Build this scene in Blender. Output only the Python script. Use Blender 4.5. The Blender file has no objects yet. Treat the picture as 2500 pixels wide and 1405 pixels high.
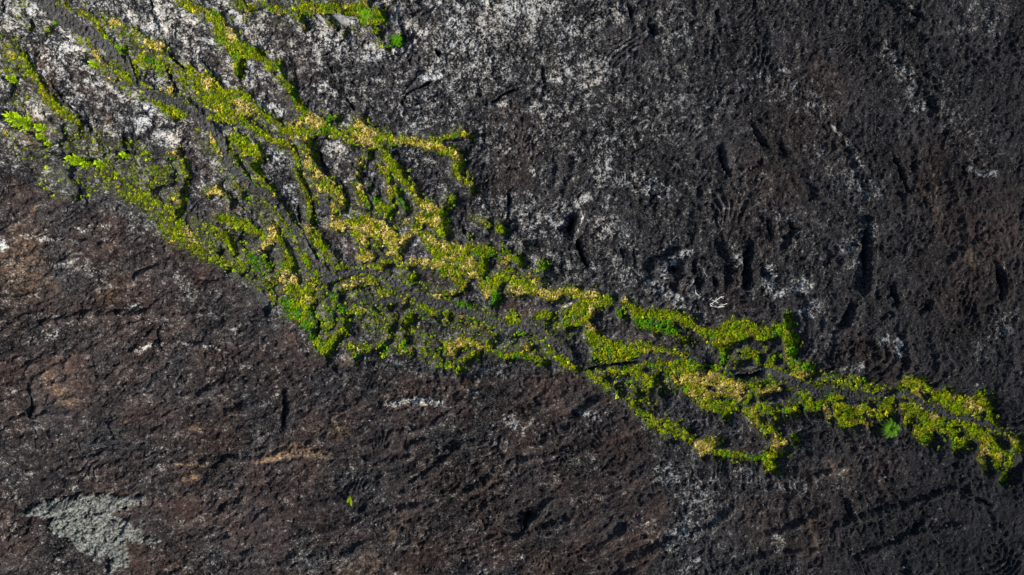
import bpy, math, random
import numpy as np
from mathutils import Vector

# ------------------------------------------------------------------ camera, sky, sun, exposure
sc = bpy.context.scene
COL = sc.collection
R = math.radians
D = 80.0                       # drone height above the lava field, metres
S = D / 1667.0                 # metres on the ground per survey unit (map drawn 2500 x 1405 units)

cam_d = bpy.data.cameras.new('camera'); cam = bpy.data.objects.new('camera', cam_d)
COL.objects.link(cam); cam.location = (0, 0, D); cam.rotation_euler = (0, 0, 0)
cam_d.sensor_width = 36; cam_d.lens = 24.0; cam_d.clip_start = 1; cam_d.clip_end = 3000
sc.camera = cam

SUN_EL, SUN_AZ = 33.0, -18.0   # sun to the right of the picture, a little below; shadows fall left and up
sdir = Vector((math.cos(R(SUN_EL))*math.cos(R(SUN_AZ)), math.cos(R(SUN_EL))*math.sin(R(SUN_AZ)), math.sin(R(SUN_EL))))
w = bpy.data.worlds.new('World'); sc.world = w; w.use_nodes = True
wn = w.node_tree.nodes; wl = w.node_tree.links
bgn = wn['Background']; sky = wn.new('ShaderNodeTexSky'); sky.sky_type = 'NISHITA'; sky.sun_disc = False
sky.sun_elevation = R(SUN_EL); sky.sun_rotation = R(90 - SUN_AZ)
wl.new(sky.outputs[0], bgn.inputs[0]); bgn.inputs[1].default_value = 0.08
sun_d = bpy.data.lights.new('sun', 'SUN'); sun_d.energy = 4.6; sun_d.angle = R(0.5); sun_d.color = (1.0, 0.95, 0.86)
sun = bpy.data.objects.new('sun', sun_d); COL.objects.link(sun)
sun.rotation_euler = sdir.to_track_quat('Z', 'Y').to_euler(); sun.location = (60, -20, 60)
vs = sc.view_settings; vs.view_transform = 'Standard'; vs.look = 'None'; vs.gamma = 1; vs.use_curve_mapping = False
vs.exposure = 0.75

# ------------------------------------------------------------------ noise
rng = np.random.default_rng(7); random.seed(7)
def _hash(ix, iy, seed):
    h = (ix.astype(np.uint32)*np.uint32(374761393) + iy.astype(np.uint32)*np.uint32(668265263) + np.uint32(seed*2654435 + 977))
    h = (h ^ (h >> np.uint32(13)))*np.uint32(1274126177)
    return h ^ (h >> np.uint32(16))
_ga = np.linspace(0, 2*np.pi, 64, endpoint=False)
GX = np.cos(_ga).astype(np.float32); GY = np.sin(_ga).astype(np.float32)
def perlin(x, y, seed=0):
    x = np.asarray(x, np.float32); y = np.asarray(y, np.float32)
    fx0 = np.floor(x); fy0 = np.floor(y)
    ix = fx0.astype(np.int32); iy = fy0.astype(np.int32)
    fx = x - fx0; fy = y - fy0
    u = fx*fx*fx*(fx*(fx*6 - 15) + 10); v = fy*fy*fy*(fy*(fy*6 - 15) + 10)
    def g(dx, dy):
        k = _hash(ix + dx, iy + dy, seed) & np.uint32(63)
        return GX[k]*(fx - dx) + GY[k]*(fy - dy)
    a = g(0, 0); b = g(1, 0); c = g(0, 1); d = g(1, 1)
    return ((a + u*(b - a)) + v*((c + u*(d - c)) - (a + u*(b - a))))*1.5
def fbm(x, y, lam, octs, seed=0, gain=0.5):
    t = 0.0; a = 1.0; f = 1.0/lam; n = 0.0
    for o in range(octs):
        t = t + a*perlin(x*f + 17.3*o, y*f - 9.1*o, seed + o*13); n += a; a *= gain; f *= 2.03
    return t/n
def ridged(x, y, lam, octs, seed=0, gain=0.5):
    t = 0.0; a = 1.0; f = 1.0/lam; n = 0.0
    for o in range(octs):
        r = 1 - np.abs(perlin(x*f + 5.7*o, y*f + 3.3*o, seed + o*7)); t = t + a*r*r; n += a; a *= gain; f *= 2.07
    return t/n
def worley(x, y, lam, seed=0):
    x = np.asarray(x, np.float32)/lam; y = np.asarray(y, np.float32)/lam; ix = np.floor(x).astype(np.int32); iy = np.floor(y).astype(np.int32)
    f1 = np.full(x.shape, 9.0, np.float32); f2 = f1.copy(); cid = np.zeros(x.shape, np.float32); tx = cid.copy(); ty = cid.copy()
    for j in (-1, 0, 1):
        for i in (-1, 0, 1):
            h = _hash(ix + i, iy + j, seed); cx = ix + i + (h & np.uint32(1023))/np.float32(1023); cy = iy + j + ((h >> np.uint32(10)) & np.uint32(1023))/np.float32(1023)
            d = np.hypot(x - cx, y - cy).astype(np.float32); n = d < f1
            f2 = np.where(n, f1, np.minimum(f2, d)); f1 = np.where(n, d, f1)
            cid = np.where(n, ((h >> np.uint32(20)) & np.uint32(255))/np.float32(255), cid)
            tx = np.where(n, (x - cx)*((((h >> np.uint32(4)) & np.uint32(63))/np.float32(31.5)) - 1), tx); ty = np.where(n, (y - cy)*((((h >> np.uint32(14)) & np.uint32(63))/np.float32(31.5)) - 1), ty)
    return cid, f2 - f1, tx + ty            # block id, distance to the joint, tilt of the block
def sstep(a, b, x):
    t = np.clip((x - a)/(b - a), 0, 1); return t*t*(3 - 2*t)

# ------------------------------------------------------------------ survey grid of the ground (fine in view, stretched far out to the horizon)
def axis(half, step):
    n = int(half/step); core = np.arange(-n, n + 1)*step
    out = []; p = core[-1]; d = step
    while p < 900: d *= 1.28; p += d; out.append(p)
    out = np.array(out)
    return np.concatenate([-out[::-1], core, out])
STEP = 0.1
gx = axis(63.0, STEP); gy = axis(36.3, STEP)
NX, NY = len(gx), len(gy)
X, Y = np.meshgrid(gx, gy); X = X.astype(np.float32); Y = Y.astype(np.float32)
gu = gx/S + 1250; gv = 702.5 - gy/S            # survey units; gv falls as row index grows
U = (X/S + 1250); V = (702.5 - Y/S)
def P(u, v): return ((u - 1250)*S, (702.5 - v)*S)

def stroke_sd(pts, pad):
    """signed distance in survey units to a chain of (u, v, radius), negative inside; returns slices and array"""
    a = np.array(pts, np.float32); rm = a[:, 2].max() + pad
    c0 = np.searchsorted(gu, a[:, 0].min() - rm); c1 = np.searchsorted(gu, a[:, 0].max() + rm)
    r0 = np.searchsorted(-gv, -(a[:, 1].max() + rm)); r1 = np.searchsorted(-gv, -(a[:, 1].min() - rm))
    if c1 <= c0 or r1 <= r0: return None
    sl = (slice(r0, r1), slice(c0, c1)); uu = U[sl] ; vv = V[sl]
    uu = uu + WU[sl]; vv = vv + WV[sl]
    best = np.full(uu.shape, 1e9, np.float32)
    if len(a) == 1: a = np.concatenate([a, a + np.array([[0.1, 0, 0]], np.float32)])
    for (u0, v0, q0), (u1, v1, q1) in zip(a[:-1], a[1:]):
        du, dv = u1 - u0, v1 - v0; L = du*du + dv*dv + 1e-6
        t = np.clip(((uu - u0)*du + (vv - v0)*dv)/L, 0, 1)
        best = np.minimum(best, np.hypot(uu - u0 - t*du, vv - v0 - t*dv) - (q0 + t*(q1 - q0)))
    return sl, best
# outlines wander: warp by a couple of units
WU = 5*fbm(X, Y, 1.6, 3, 301) + 3*fbm(X, Y, 5, 2, 303); WV = 5*fbm(X, Y, 1.6, 3, 311) + 3*fbm(X, Y, 5, 2, 313)
RAG = 6.5*fbm(X, Y, 0.8, 3, 321, 0.7)

# ------------------------------------------------------------------ vegetation survey: (density, dry gold share, emerald share, chain of (u, v, radius))
VEG = [
 (.35,.2,0,[(10,100,18),(25,130,16),(40,150,10)]), (.6,.2,0,[(5,130,14),(30,140,14),(46,140,9),(50,155,6)]),
 (.45,.1,0,[(5,165,14),(25,165,12),(45,172,10)]), (.7,0,0,[(52,140,5),(60,170,6),(78,192,8),(88,212,8),(98,232,9),(110,248,9),(128,258,8),(150,278,8),(170,288,7),(182,300,6)]),
 (.5,0,0,[(118,230,6),(126,248,6)]), (.3,.2,0,[(48,0,8),(50,20,10),(45,38,8)]),
 (.45,.2,0,[(165,60,6),(178,75,8),(190,95,8),(205,110,9),(225,125,11),(238,148,11),(262,165,12),(285,180,11)]),
 (.7,.8,0,[(218,124,8),(230,135,7)]), (.8,.1,0,[(280,172,7),(296,180,9),(308,196,6)]),
 (.7,.1,0,[(125,0,6),(150,8,6),(165,20,5),(190,26,5),(206,32,6)]),
 (.9,.1,0,[(206,32,6),(222,44,6),(232,62,6),(242,80,6),(252,94,5),(272,108,5),(288,118,5)]),
 (.4,.25,0,[(240,40,10),(275,60,18),(310,82,20),(345,105,20),(390,135,16),(420,158,14),(440,180,10)]),
 (.9,.95,0,[(265,46,7),(275,50,6)]), (.95,.85,0,[(353,104,8),(378,106,9),(396,112,7)]),
 (1,.05,.25,[(332,140,9),(350,148,13),(375,150,14),(390,160,8)]),
 (.8,0,.2,[(292,108,4),(298,122,5)]), (.85,0,.1,[(322,150,4),(324,175,5),(334,198,5),(354,210,4)]),
 (.6,0,0,[(398,160,5),(413,185,5)]), (.9,.2,0,[(424,168,5),(436,188,5),(440,205,4)]),
 (.85,.35,0,[(455,165,10),(470,190,16),(485,215,20),(505,235,20),(535,250,24),(570,262,22),(606,262,14)]),
 (.85,.3,0,[(490,180,8),(510,200,12),(530,222,10)]), (.9,.95,0,[(500,195,8),(495,215,6)]), (.8,1,0,[(572,250,13),(592,262,12)]), (.8,.95,0,[(612,262,6)]),
 (.95,.05,.15,[(548,224,7),(578,226,8),(600,236,7),(615,255,6),(630,266,5),(645,282,5),(660,290,5),(672,295,5),(686,312,5),(700,322,6)]),
 (.85,.85,0,[(410,218,9),(402,208,5)]), (.85,.05,0,[(360,238,5),(385,252,7),(402,264,9),(430,276,9)]),
 # top band
 (.7,.25,0,[(428,0,8),(450,8,9),(470,16,9),(490,28,10)]),
 (1,.2,.15,[(500,32,9),(520,36,12),(530,60,15),(542,85,17),(562,105,17),(590,120,15),(618,125,11),(634,140,6)]),
 (1,.1,.25,[(575,118,16),(578,140,11),(574,165,9),(580,178,7)]), (1,1,0,[(556,74,9),(564,86,9)]),
 (1,.15,.3,[(645,148,5),(656,158,11),(668,168,12),(678,182,7),(688,198,4),(702,208,10),(711,226,4),(717,244,5),(728,260,6),(740,278,8)]),
 (.6,.2,.1,[(572,0,8),(585,10,10),(612,10,8),(640,4,9),(660,12,8),(690,18,8),(720,16,9)]),
 (.85,.35,.1,[(730,8,12),(760,12,13),(800,14,12),(840,18,12),(870,10,13),(892,2,8)]),
 (.75,.2,0,[(718,28,6),(730,45,7),(738,60,5)]), (.5,.6,0,[(792,42,6),(806,52,8),(816,64,6)]), (.7,0,.2,[(838,80,5)]),
 (.8,.1,.4,[(868,22,12),(898,30,14),(922,30,11),(932,45,7),(880,48,7)]), (.4,.3,0,[(908,58,9),(922,78,9),(930,98,8)]),
 (.9,0,1,[(944,107,3)]), (1,0,.9,[(956,96,6),(974,96,7)]),
 # middle strands
 (.85,.4,0,[(508,284,7),(545,286,8),(566,290,5)]),
 (.9,.05,0,[(587,294,6),(605,308,5),(625,320,5),(650,332,5),(675,340,5),(694,350,5),(708,362,5),(719,380,5),(725,405,6),(728,430,5),(736,452,5),(746,472,6),(752,492,7),(754,520,7),(757,542,6)]),
 (.9,.8,0,[(705,306,7),(730,292,9),(752,286,13),(775,300,14),(790,312,8)]), (1,0,.8,[(799,288,7)]), (1,0,.8,[(819,289,5)]),
 (.8,.4,0,[(716,318,9),(745,322,9),(765,320,8)]), (.8,.05,.25,[(770,320,7),(795,316,8),(815,322,8),(834,326,8)]),
 (1,.75,0,[(872,292,8),(876,306,13),(860,322,13),(880,328,20),(900,330,17),(914,345,11)]), (.9,.3,0,[(848,320,7),(842,335,6),(858,348,5)]),
 (1,.3,.1,[(922,330,9),(945,335,12),(965,342,9)]), (1,.65,0,[(965,340,8),(990,338,8),(1010,340,7),(1040,350,9),(1075,358,8),(1100,370,7),(1115,380,8),(1122,396,7)]),
 (1,.5,0,[(1122,396,7),(1117,412,8),(1124,416,6),(1115,425,6),(1130,436,4),(1145,446,5),(1152,456,4),(1152,465,3)]),
 (.65,.25,0,[(1055,338,5),(1075,335,5),(1100,328,6),(1130,322,6),(1150,330,5)]), (.9,.05,.1,[(902,358,4),(900,372,3),(897,384,4)]),
 (.95,.3,0,[(930,354,5),(935,375,6),(950,396,9),(966,412,10),(976,432,9),(988,446,7),(1002,458,6),(1012,474,6),(1022,492,7),(1035,503,8)]),
 (.85,.5,0,[(924,404,6),(940,416,9),(945,440,7),(950,465,6),(951,488,5)]), (.75,.9,0,[(878,396,4),(868,412,4),(870,432,4)]),
 (.9,.6,0,[(869,450,6),(878,466,9),(884,484,9)]), (.95,0,.7,[(888,488,5),(896,502,5)]),
 (.9,.1,.3,[(903,460,4),(914,482,5),(926,502,6),(946,510,8),(956,505,5)]), (.9,.1,.5,[(964,468,4),(976,490,5),(988,508,5)]),
 (.65,.5,0,[(730,332,10),(745,352,13),(748,378,13)]), (.6,.15,.25,[(762,350,7),(768,375,6)]),
 (.85,.75,0,[(748,392,11),(765,412,9),(770,430,11),(785,445,13),(800,448,12)]), (.8,.4,0,[(790,455,15),(812,464,13),(826,482,12),(830,502,10)]),
 (.85,.6,0,[(812,500,6),(808,525,8),(812,545,9),(830,548,9)]),
 (.7,.1,.3,[(548,336,6),(550,358,7),(562,380,7),(576,396,6)]), (1,.35,.1,[(562,332,8),(582,345,13),(600,360,15),(618,366,12),(628,384,9),(614,398,9)]),
 (.9,.05,.1,[(612,402,7),(625,426,6),(640,446,5),(655,460,5),(663,467,4)]), (.6,0,.1,[(584,408,5),(588,424,5)]),
 (.8,.8,0,[(503,322,6),(514,344,7),(526,366,6),(534,380,4)]), (1,.1,0,[(519,354,6)]),
 (.85,.85,0,[(506,466,8),(524,460,9),(536,474,6)]), (.4,.3,0,[(548,482,8),(562,495,8)]),
 (.7,.05,0,[(570,450,5)]), (.6,.05,0,[(584,465,4),(592,474,4)]), (.6,.05,.1,[(640,484,4),(665,515,5),(690,545,6),(702,556,6)]),
 # dotted field at the left
 (.26,.15,0,[(140,320,20),(200,350,35),(270,375,40),(330,380,35)]), (.4,.2,0,[(205,395,12),(240,420,16),(290,450,26),(330,475,26),(370,510,24),(400,545,20)]),
 (.42,.15,0,[(300,430,26),(350,435,28),(400,425,24)]), (.65,.05,0,[(272,456,9),(310,470,14),(350,490,17),(388,520,15),(402,550,14)]),
 (.8,.6,0,[(408,376,8),(424,374,9)]), (.5,.1,0,[(440,398,14),(448,425,10),(446,446,9)]), (.6,.1,0,[(412,480,10),(436,470,12),(430,500,12),(420,522,12)]),
 (.3,.5,0,[(15,330,8),(30,355,9)]), (.12,.2,0,[(110,360,24),(120,420,28),(140,470,20)]), (.75,.3,0,[(235,405,6)]),
 # central left slope
 (.7,.1,0,[(405,505,8),(410,540,12),(425,570,14),(450,595,12),(475,615,9)]), (.6,.15,0,[(398,560,14),(420,575,14)]), (.65,.4,0,[(430,548,6),(450,570,7),(476,592,6)]),
 (.4,.2,0,[(480,560,14),(490,590,16),(520,610,16)]), (.8,.1,0,[(502,628,5),(525,640,8),(548,650,7)]), (.5,.1,0,[(470,620,6),(505,635,6)]),
 (.95,0,.15,[(525,530,6),(555,538,11),(580,545,12),(600,555,10),(612,562,7),(630,570,5),(642,578,4)]), (.85,0,.15,[(505,560,6),(525,570,9),(545,580,9),(554,600,7),(561,620,5)]),
 (.8,.9,0,[(655,555,8),(664,566,11),(660,585,10),(645,596,12),(632,610,8)]), (.6,.2,0,[(676,580,8),(684,600,9),(692,622,9)]),
 (.95,0,.1,[(695,612,5),(710,640,5),(716,652,4)]), (.9,0,.1,[(690,625,5),(696,645,6),(704,660,6)]), (.65,.05,.7,[(600,628,10),(625,640,14),(645,652,13),(615,655,8)]),
 (.5,.15,.1,[(560,640,12),(590,650,14),(580,665,10)]), (.85,.05,.1,[(735,622,4),(746,642,5),(752,652,4)]),
 (.8,.95,0,[(682,668,12),(696,682,15),(712,690,12),(694,708,9)]), (.6,.35,0,[(668,680,8),(660,695,8)]), (.6,.2,0,[(640,695,6),(655,718,8),(668,735,8)]),
 (.75,.25,.1,[(705,712,12),(730,715,14),(752,705,10),(760,685,8),(766,665,7)]), (1,.05,.6,[(696,746,11),(715,766,18),(740,775,20),(752,795,13)]), (1,.1,.3,[(725,745,12),(745,752,12)]),
 (.9,.95,0,[(752,732,8),(760,740,6)]), (.7,.1,.6,[(806,722,7),(818,742,9),(834,758,8)]), (.45,.1,.5,[(792,752,8),(800,775,8)]),
 (.85,.05,.15,[(744,560,5),(756,572,9),(772,588,11),(784,600,9)]), (.8,.8,0,[(748,555,5)]), (.65,.2,.1,[(788,615,8),(808,632,10),(832,655,9)]), (.6,.9,0,[(800,622,7)]),
 (.55,.15,.2,[(790,700,14),(780,720,12)]), (.9,.05,.1,[(836,795,9),(830,808,9),(838,780,5)]), (.75,.1,.35,[(780,788,8),(792,800,8),(806,795,7)]),
 (.95,.05,.25,[(758,818,6),(766,838,8),(780,856,9),(792,850,9)]), (.8,.1,.2,[(800,838,8),(812,828,8),(790,870,5)]), (1,.5,.1,[(850,850,6),(858,862,5)]), (1,0,.6,[(866,872,5)]),
 (.65,.05,.1,[(852,762,5),(880,760,5)]), (.65,.1,.1,[(868,848,5),(900,852,5),(928,846,5),(942,832,5)]),
 (.45,.15,.1,[(900,760,10),(940,800,14),(960,780,12)]),
 # central field
 (.95,.85,0,[(822,552,9),(845,548,11)]), (1,.65,0,[(870,555,16),(900,555,20),(928,560,20),(945,580,18)]), (.85,.3,0,[(860,540,10),(890,535,10)]), (1,.8,0,[(945,585,16),(960,604,12),(976,594,10),(992,582,8)]),
 (.9,.6,0,[(882,585,12),(884,608,12)]), (.95,.95,0,[(880,626,9),(905,626,8)]), (.95,.7,0,[(926,592,14),(945,608,12)]), (.85,.2,0,[(884,612,5)]),
 (.9,.6,0,[(1012,565,11),(1020,545,12),(1030,525,11)]), (1,.6,.15,[(1045,520,15),(1062,535,20),(1075,555,15),(1050,505,9)]), (1,.95,0,[(1056,508,8)]), (1,.95,0,[(1030,520,6)]), (1,.15,.2,[(1100,488,9)]), (.7,.4,.1,[(1082,520,11),(1090,500,9)]),
 (.45,.3,0,[(1080,560,10),(1085,580,10)]), (.95,.5,0,[(1035,575,9),(1055,592,12),(1080,605,12),(1110,608,10),(1132,614,9)]), (.95,.4,.1,[(1060,610,10),(1072,630,12)]),
 (1,.1,.35,[(1146,602,6),(1165,612,10),(1188,615,9),(1200,622,6)]), (.85,.5,0,[(1085,625,14),(1110,632,14),(1130,640,12)]),
 (1,.55,.1,[(1070,645,12),(1092,662,15),(1112,680,12),(1130,698,9)]), (1,.45,.2,[(1125,645,14),(1148,655,20),(1166,672,16),(1178,650,10),(1186,632,9)]), (1,.95,0,[(1150,650,8),(1155,665,6)]),
 (.8,.75,0,[(1000,640,8),(1020,634,9),(1042,642,8),(1058,652,7)]), (.85,.4,0,[(962,618,6),(974,638,6)]),
 (1,.4,.2,[(1180,700,11),(1200,700,14),(1214,686,16)]), (1,.1,1,[(1211,726,10),(1204,740,7)]), (.95,.8,0,[(1186,722,8)]),
 (.75,.7,0,[(1236,635,10)]), (1,.15,.1,[(1262,634,9),(1270,645,6)]), (.7,.05,.3,[(1222,614,6),(1240,622,5)]),
 (.65,.3,.1,[(1235,668,12),(1262,685,16),(1290,685,14),(1318,690,14)]), (.6,.85,0,[(1298,672,7),(1302,685,6)]),
 (.9,.75,0,[(1248,708,7),(1275,712,8)]), (.85,.5,.05,[(1290,706,10),(1325,716,10)]), (1,.8,0,[(1338,720,9),(1365,722,9)]), (.85,.5,.1,[(1380,712,9),(1410,716,11)]), (.9,.85,0,[(1420,725,9),(1448,724,9)]), (.8,.4,.1,[(1460,728,8),(1490,738,9)]),
 (1,0,.35,[(1326,646,9),(1333,656,6)]), (1,.35,.1,[(1220,555,7),(1228,564,7)]), (.7,.4,.1,[(1180,542,6),(1195,552,6)]), (.35,.4,0,[(1150,525,6),(1168,538,6)]), (.6,.5,0,[(1146,577,3)]), (.55,.5,0,[(1280,594,5)]),
 (.75,.1,.15,[(870,662,6),(900,656,7),(925,652,6)]), (.75,.4,0,[(935,642,6),(970,636,6)]), (.75,.8,0,[(836,700,6),(866,695,8),(880,690,6)]), (.7,.4,.05,[(890,684,5),(915,700,6),(925,722,7),(955,716,6)]),
 (.4,.3,.1,[(990,655,14),(1000,690,12)]), (.95,.1,.1,[(1004,676,8)]), (.7,.9,0,[(985,736,7)]), (.7,.8,0,[(1062,727,5),(1085,720,5),(1112,714,4)]), (.75,.05,.2,[(1026,748,6),(1040,760,7),(1062,768,7),(1086,764,5)]),
 (.85,.05,.7,[(1122,742,5),(1145,750,6)]), (.75,.9,0,[(1122,768,7)]), (.7,.1,.2,[(1095,768,5)]), (1,.1,.2,[(988,788,8),(1002,778,10)]), (.7,.05,.2,[(945,750,5)]),
 (.8,.85,0,[(946,826,7)]), (.8,.05,.6,[(986,832,6),(978,842,5)]), (.65,.9,0,[(966,852,6),(985,856,6),(1000,860,5)]), (.3,.1,.2,[(930,860,10),(1000,830,12),(1030,820,10)]),
 (1,.85,0,[(1096,852,12),(1105,862,10)]), (.95,.3,.1,[(1124,836,8),(1150,836,7)]), (.9,.75,0,[(1112,842,8),(1165,842,6),(1176,850,6)]), (.9,.4,.1,[(1192,840,6),(1194,856,5)]), (.95,.2,.05,[(1126,882,5),(1148,872,6),(1162,866,4)]),
 (.5,.1,.4,[(1032,858,9),(1060,872,9),(1075,888,9)]), (.75,.05,.35,[(1070,892,6),(1095,892,7),(1120,906,6)]), (.4,.2,.2,[(1040,840,12),(1070,850,10)]),
 (.85,.05,.2,[(1206,862,5),(1222,868,7),(1242,870,6),(1275,870,6),(1305,878,7),(1330,886,7)]), (.8,.85,0,[(1276,858,7),(1288,850,8)]), (.85,.1,.1,[(1344,860,5),(1366,880,6),(1390,896,7),(1412,906,6)]),
 (1,.15,.1,[(1246,784,10),(1262,790,10)]), (.85,.15,.1,[(1306,778,6),(1328,770,7),(1345,772,6)]), (.9,.35,.1,[(1385,772,10),(1408,758,12),(1436,746,11),(1465,740,9)]), (.9,.2,.2,[(1388,790,9),(1415,788,10),(1430,774,9)]), (.95,.85,0,[(1440,760,7),(1450,770,6)]),
 (.38,.1,.2,[(1310,800,22),(1350,795,22),(1380,815,22),(1320,830,20),(1350,860,16)]), (.6,.1,.2,[(1190,792,5),(1202,804,5)]), (.5,.7,.1,[(1165,800,6),(1195,818,7),(1212,824,6)]), (.5,.15,.2,[(1150,780,7),(1180,775,6)]),
 # right field
 (.95,.9,0,[(1436,798,7),(1448,812,8),(1462,822,7)]), (1,.12,.2,[(1446,826,8),(1466,845,15),(1498,852,17),(1530,862,13),(1558,868,8)]), (.9,.1,.2,[(1462,872,9),(1500,876,9),(1540,874,7)]), (.8,.5,.05,[(1560,856,7),(1600,856,7),(1640,864,5),(1672,870,4)]), (.85,.2,.05,[(1545,842,6),(1590,848,5)]),
 (.95,.85,0,[(1526,734,5),(1538,748,5)]), (1,.2,.15,[(1545,752,6),(1558,766,9),(1575,778,13),(1602,774,15),(1632,778,14),(1660,778,9),(1690,790,8),(1710,803,5)]), (1,.0,.8,[(1560,788,8),(1592,796,10),(1625,800,9),(1648,812,8)]), (.6,.4,.2,[(1660,824,8),(1680,832,7)]),
 (1,.1,0,[(1605,815,4)]), (.4,0,.5,[(1512,762,7),(1530,778,7)]),
 (1,.3,.15,[(1715,808,7),(1735,818,9),(1756,822,11)]), (1,.1,.25,[(1770,812,13),(1795,800,15),(1822,800,14),(1850,810,11),(1870,822,8)]), (1,.3,.1,[(1758,838,12),(1772,850,9),(1800,826,9),(1826,818,8)]), (1,.05,.4,[(1772,864,8),(1768,882,7)]),
 (.85,.1,.2,[(1872,812,8),(1890,822,10)]), (1,.05,.45,[(1902,798,8),(1922,812,12),(1938,832,12),(1938,858,12),(1936,876,8)]), (.9,.1,.2,[(1928,774,6),(1932,796,5)]), (1,.7,0,[(1936,880,7)]),
 (.9,.15,.1,[(1830,862,7),(1848,868,8),(1858,882,7)]), (.95,.1,.15,[(1896,878,9),(1888,892,6)]), (.5,.1,.2,[(1866,898,6),(1895,905,5),(1925,902,6)]), (.4,.1,.2,[(1810,870,8),(1790,890,8),(1880,860,6)]),
 (.9,.1,.2,[(1496,906,6),(1530,908,7),(1562,900,7),(1598,890,6),(1640,890,6),(1684,886,6)]), (.8,.8,0,[(1460,914,6),(1475,920,6)]), (.85,.1,.2,[(1436,912,4),(1478,936,6),(1490,952,5)]), (.4,.5,0,[(1505,950,8),(1515,965,6)]),
 (.9,.1,.15,[(1562,920,8),(1582,934,9),(1592,946,6),(1600,926,7),(1612,912,6)]), (1,.6,.05,[(1645,912,13),(1668,922,20),(1700,920,20)]), (1,.05,.4,[(1650,896,7),(1690,892,6),(1746,906,6)]), (1,.85,0,[(1725,930,22),(1758,940,22),(1785,950,18),(1812,950,12)]), (.9,.5,0,[(1690,950,16),(1715,965,16)]),
 (.65,.6,0,[(1720,962,14),(1755,968,12)]), (.95,.7,0,[(1800,965,10),(1812,980,7)]), (.95,.3,.1,[(1838,944,5),(1860,942,6),(1850,958,7)]), (.9,.75,0,[(1862,966,8),(1880,962,8),(1895,952,6),(1912,954,5)]), (.8,.4,.1,[(1830,985,7),(1838,972,6)]),
 (1,.4,.1,[(1704,974,7),(1722,988,9),(1734,998,8)]), (.95,.05,.3,[(1748,996,9),(1768,1000,12),(1780,1010,9),(1785,990,8),(1805,1000,6)]), (.4,0,.3,[(1775,1024,8)]),
 (1,.55,.05,[(1828,1008,6),(1842,1012,10),(1852,1030,8),(1868,1050,7)]), (.85,.05,.2,[(1860,1000,7),(1885,1006,8),(1902,1010,6)]), (.95,.1,.2,[(1872,1054,7),(1892,1054,7)]), (.6,.9,0,[(1893,1032,4),(1894,1046,4)]), (.6,.1,.2,[(1905,1020,5),(1906,1038,4)]),
 (.95,.9,0,[(1902,1066,5),(1900,1086,8),(1908,1104,10)]), (.9,.8,0,[(1914,1098,6),(1926,1086,5)]), (.7,.1,.3,[(1946,1070,4),(1948,1082,3)]), (.9,.05,.3,[(1884,1105,6),(1868,1122,7),(1886,1130,8)]), (.8,.15,.1,[(1892,1122,8),(1885,1146,9),(1905,1154,5)]), (.95,.1,.2,[(1914,1116,4)]),
 (.95,.05,.35,[(1748,1108,6),(1772,1112,5),(1800,1116,5),(1830,1120,4),(1856,1126,4)]), (1,.85,0,[(1712,1092,10),(1734,1086,10),(1760,1080,6),(1722,1108,9)]),
 (.8,.05,.1,[(1545,986,5),(1552,1000,6),(1572,1018,6),(1590,1028,8)]), (.72,.1,.1,[(1595,1032,9),(1622,1044,14),(1652,1052,14),(1676,1064,11),(1690,1076,8)]), (.7,0,.2,[(1558,962,5)]), (.8,0,.8,[(1617,959,4)]), (.35,.1,.2,[(1530,970,8),(1590,985,10),(1560,940,8)]),
 (.95,.1,.2,[(1960,962,6),(1970,976,7),(1984,988,9)]), (.85,.1,.3,[(1950,1002,9),(1925,1006,6)]), (.7,.1,.2,[(1985,1003,8),(2008,1002,7)]),
 # far right field
 (1,.05,.4,[(1945,892,9),(1960,904,9),(1982,898,7),(1990,908,6)]), (1,.75,.05,[(1950,918,8),(1972,922,8),(1982,915,6)]), (.6,.15,.15,[(2000,940,7),(2030,930,8),(2060,936,8),(2085,940,8)]), (.8,.05,.2,[(2085,938,6),(2100,932,6),(2110,940,5)]), (.4,.2,.1,[(2000,955,6),(2040,948,7),(2100,955,8)]),
 (.65,.2,.1,[(2118,955,6),(2148,955,8),(2178,960,6)]), (1,.2,.1,[(2042,966,7),(2052,980,10),(2065,996,14),(2058,1014,14)]), (1,.3,.1,[(2075,1005,14),(2098,996,12),(2112,1006,10),(2085,1028,12),(2065,1035,9)]), (1,.2,.1,[(2090,1036,10),(2110,1030,8)]),
 (.55,.7,0,[(2130,1000,9),(2140,1014,9)]), (1,.25,.1,[(2166,1002,11),(2182,985,8),(2180,1008,9),(2160,1016,8)]), (.7,.9,0,[(2024,1000,6),(2034,1018,9)]), (.5,.8,0,[(2140,1048,8),(2130,1040,6)]), (.8,.15,.2,[(2002,990,6),(2018,985,5)]), (.7,.3,.1,[(2030,978,6)]),
 (1,.35,.1,[(2217,928,7),(2230,936,9),(2250,940,10),(2268,952,8),(2274,962,4)]), (.85,.1,.2,[(2204,945,7),(2200,962,6),(2215,972,6)]), (.7,.5,0,[(2245,960,9)]),
 (.8,.45,.05,[(2222,1000,8),(2232,1018,11),(2226,1034,8),(2245,1000,8)]), (.7,1,0,[(2255,978,7),(2264,992,6)]), (1,.15,.2,[(2262,1016,9),(2278,1030,12),(2300,1040,13),(2318,1052,11)]), (1,.3,.1,[(2258,1052,9),(2276,1066,12),(2282,1078,8),(2248,1066,5)]), (1,.95,0,[(2286,1022,6)]), (1,.1,.2,[(2330,1050,11),(2350,1040,9),(2340,1070,7)]), (1,.05,.15,[(2352,1086,11),(2368,1088,7),(2342,1098,7)]),
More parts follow.
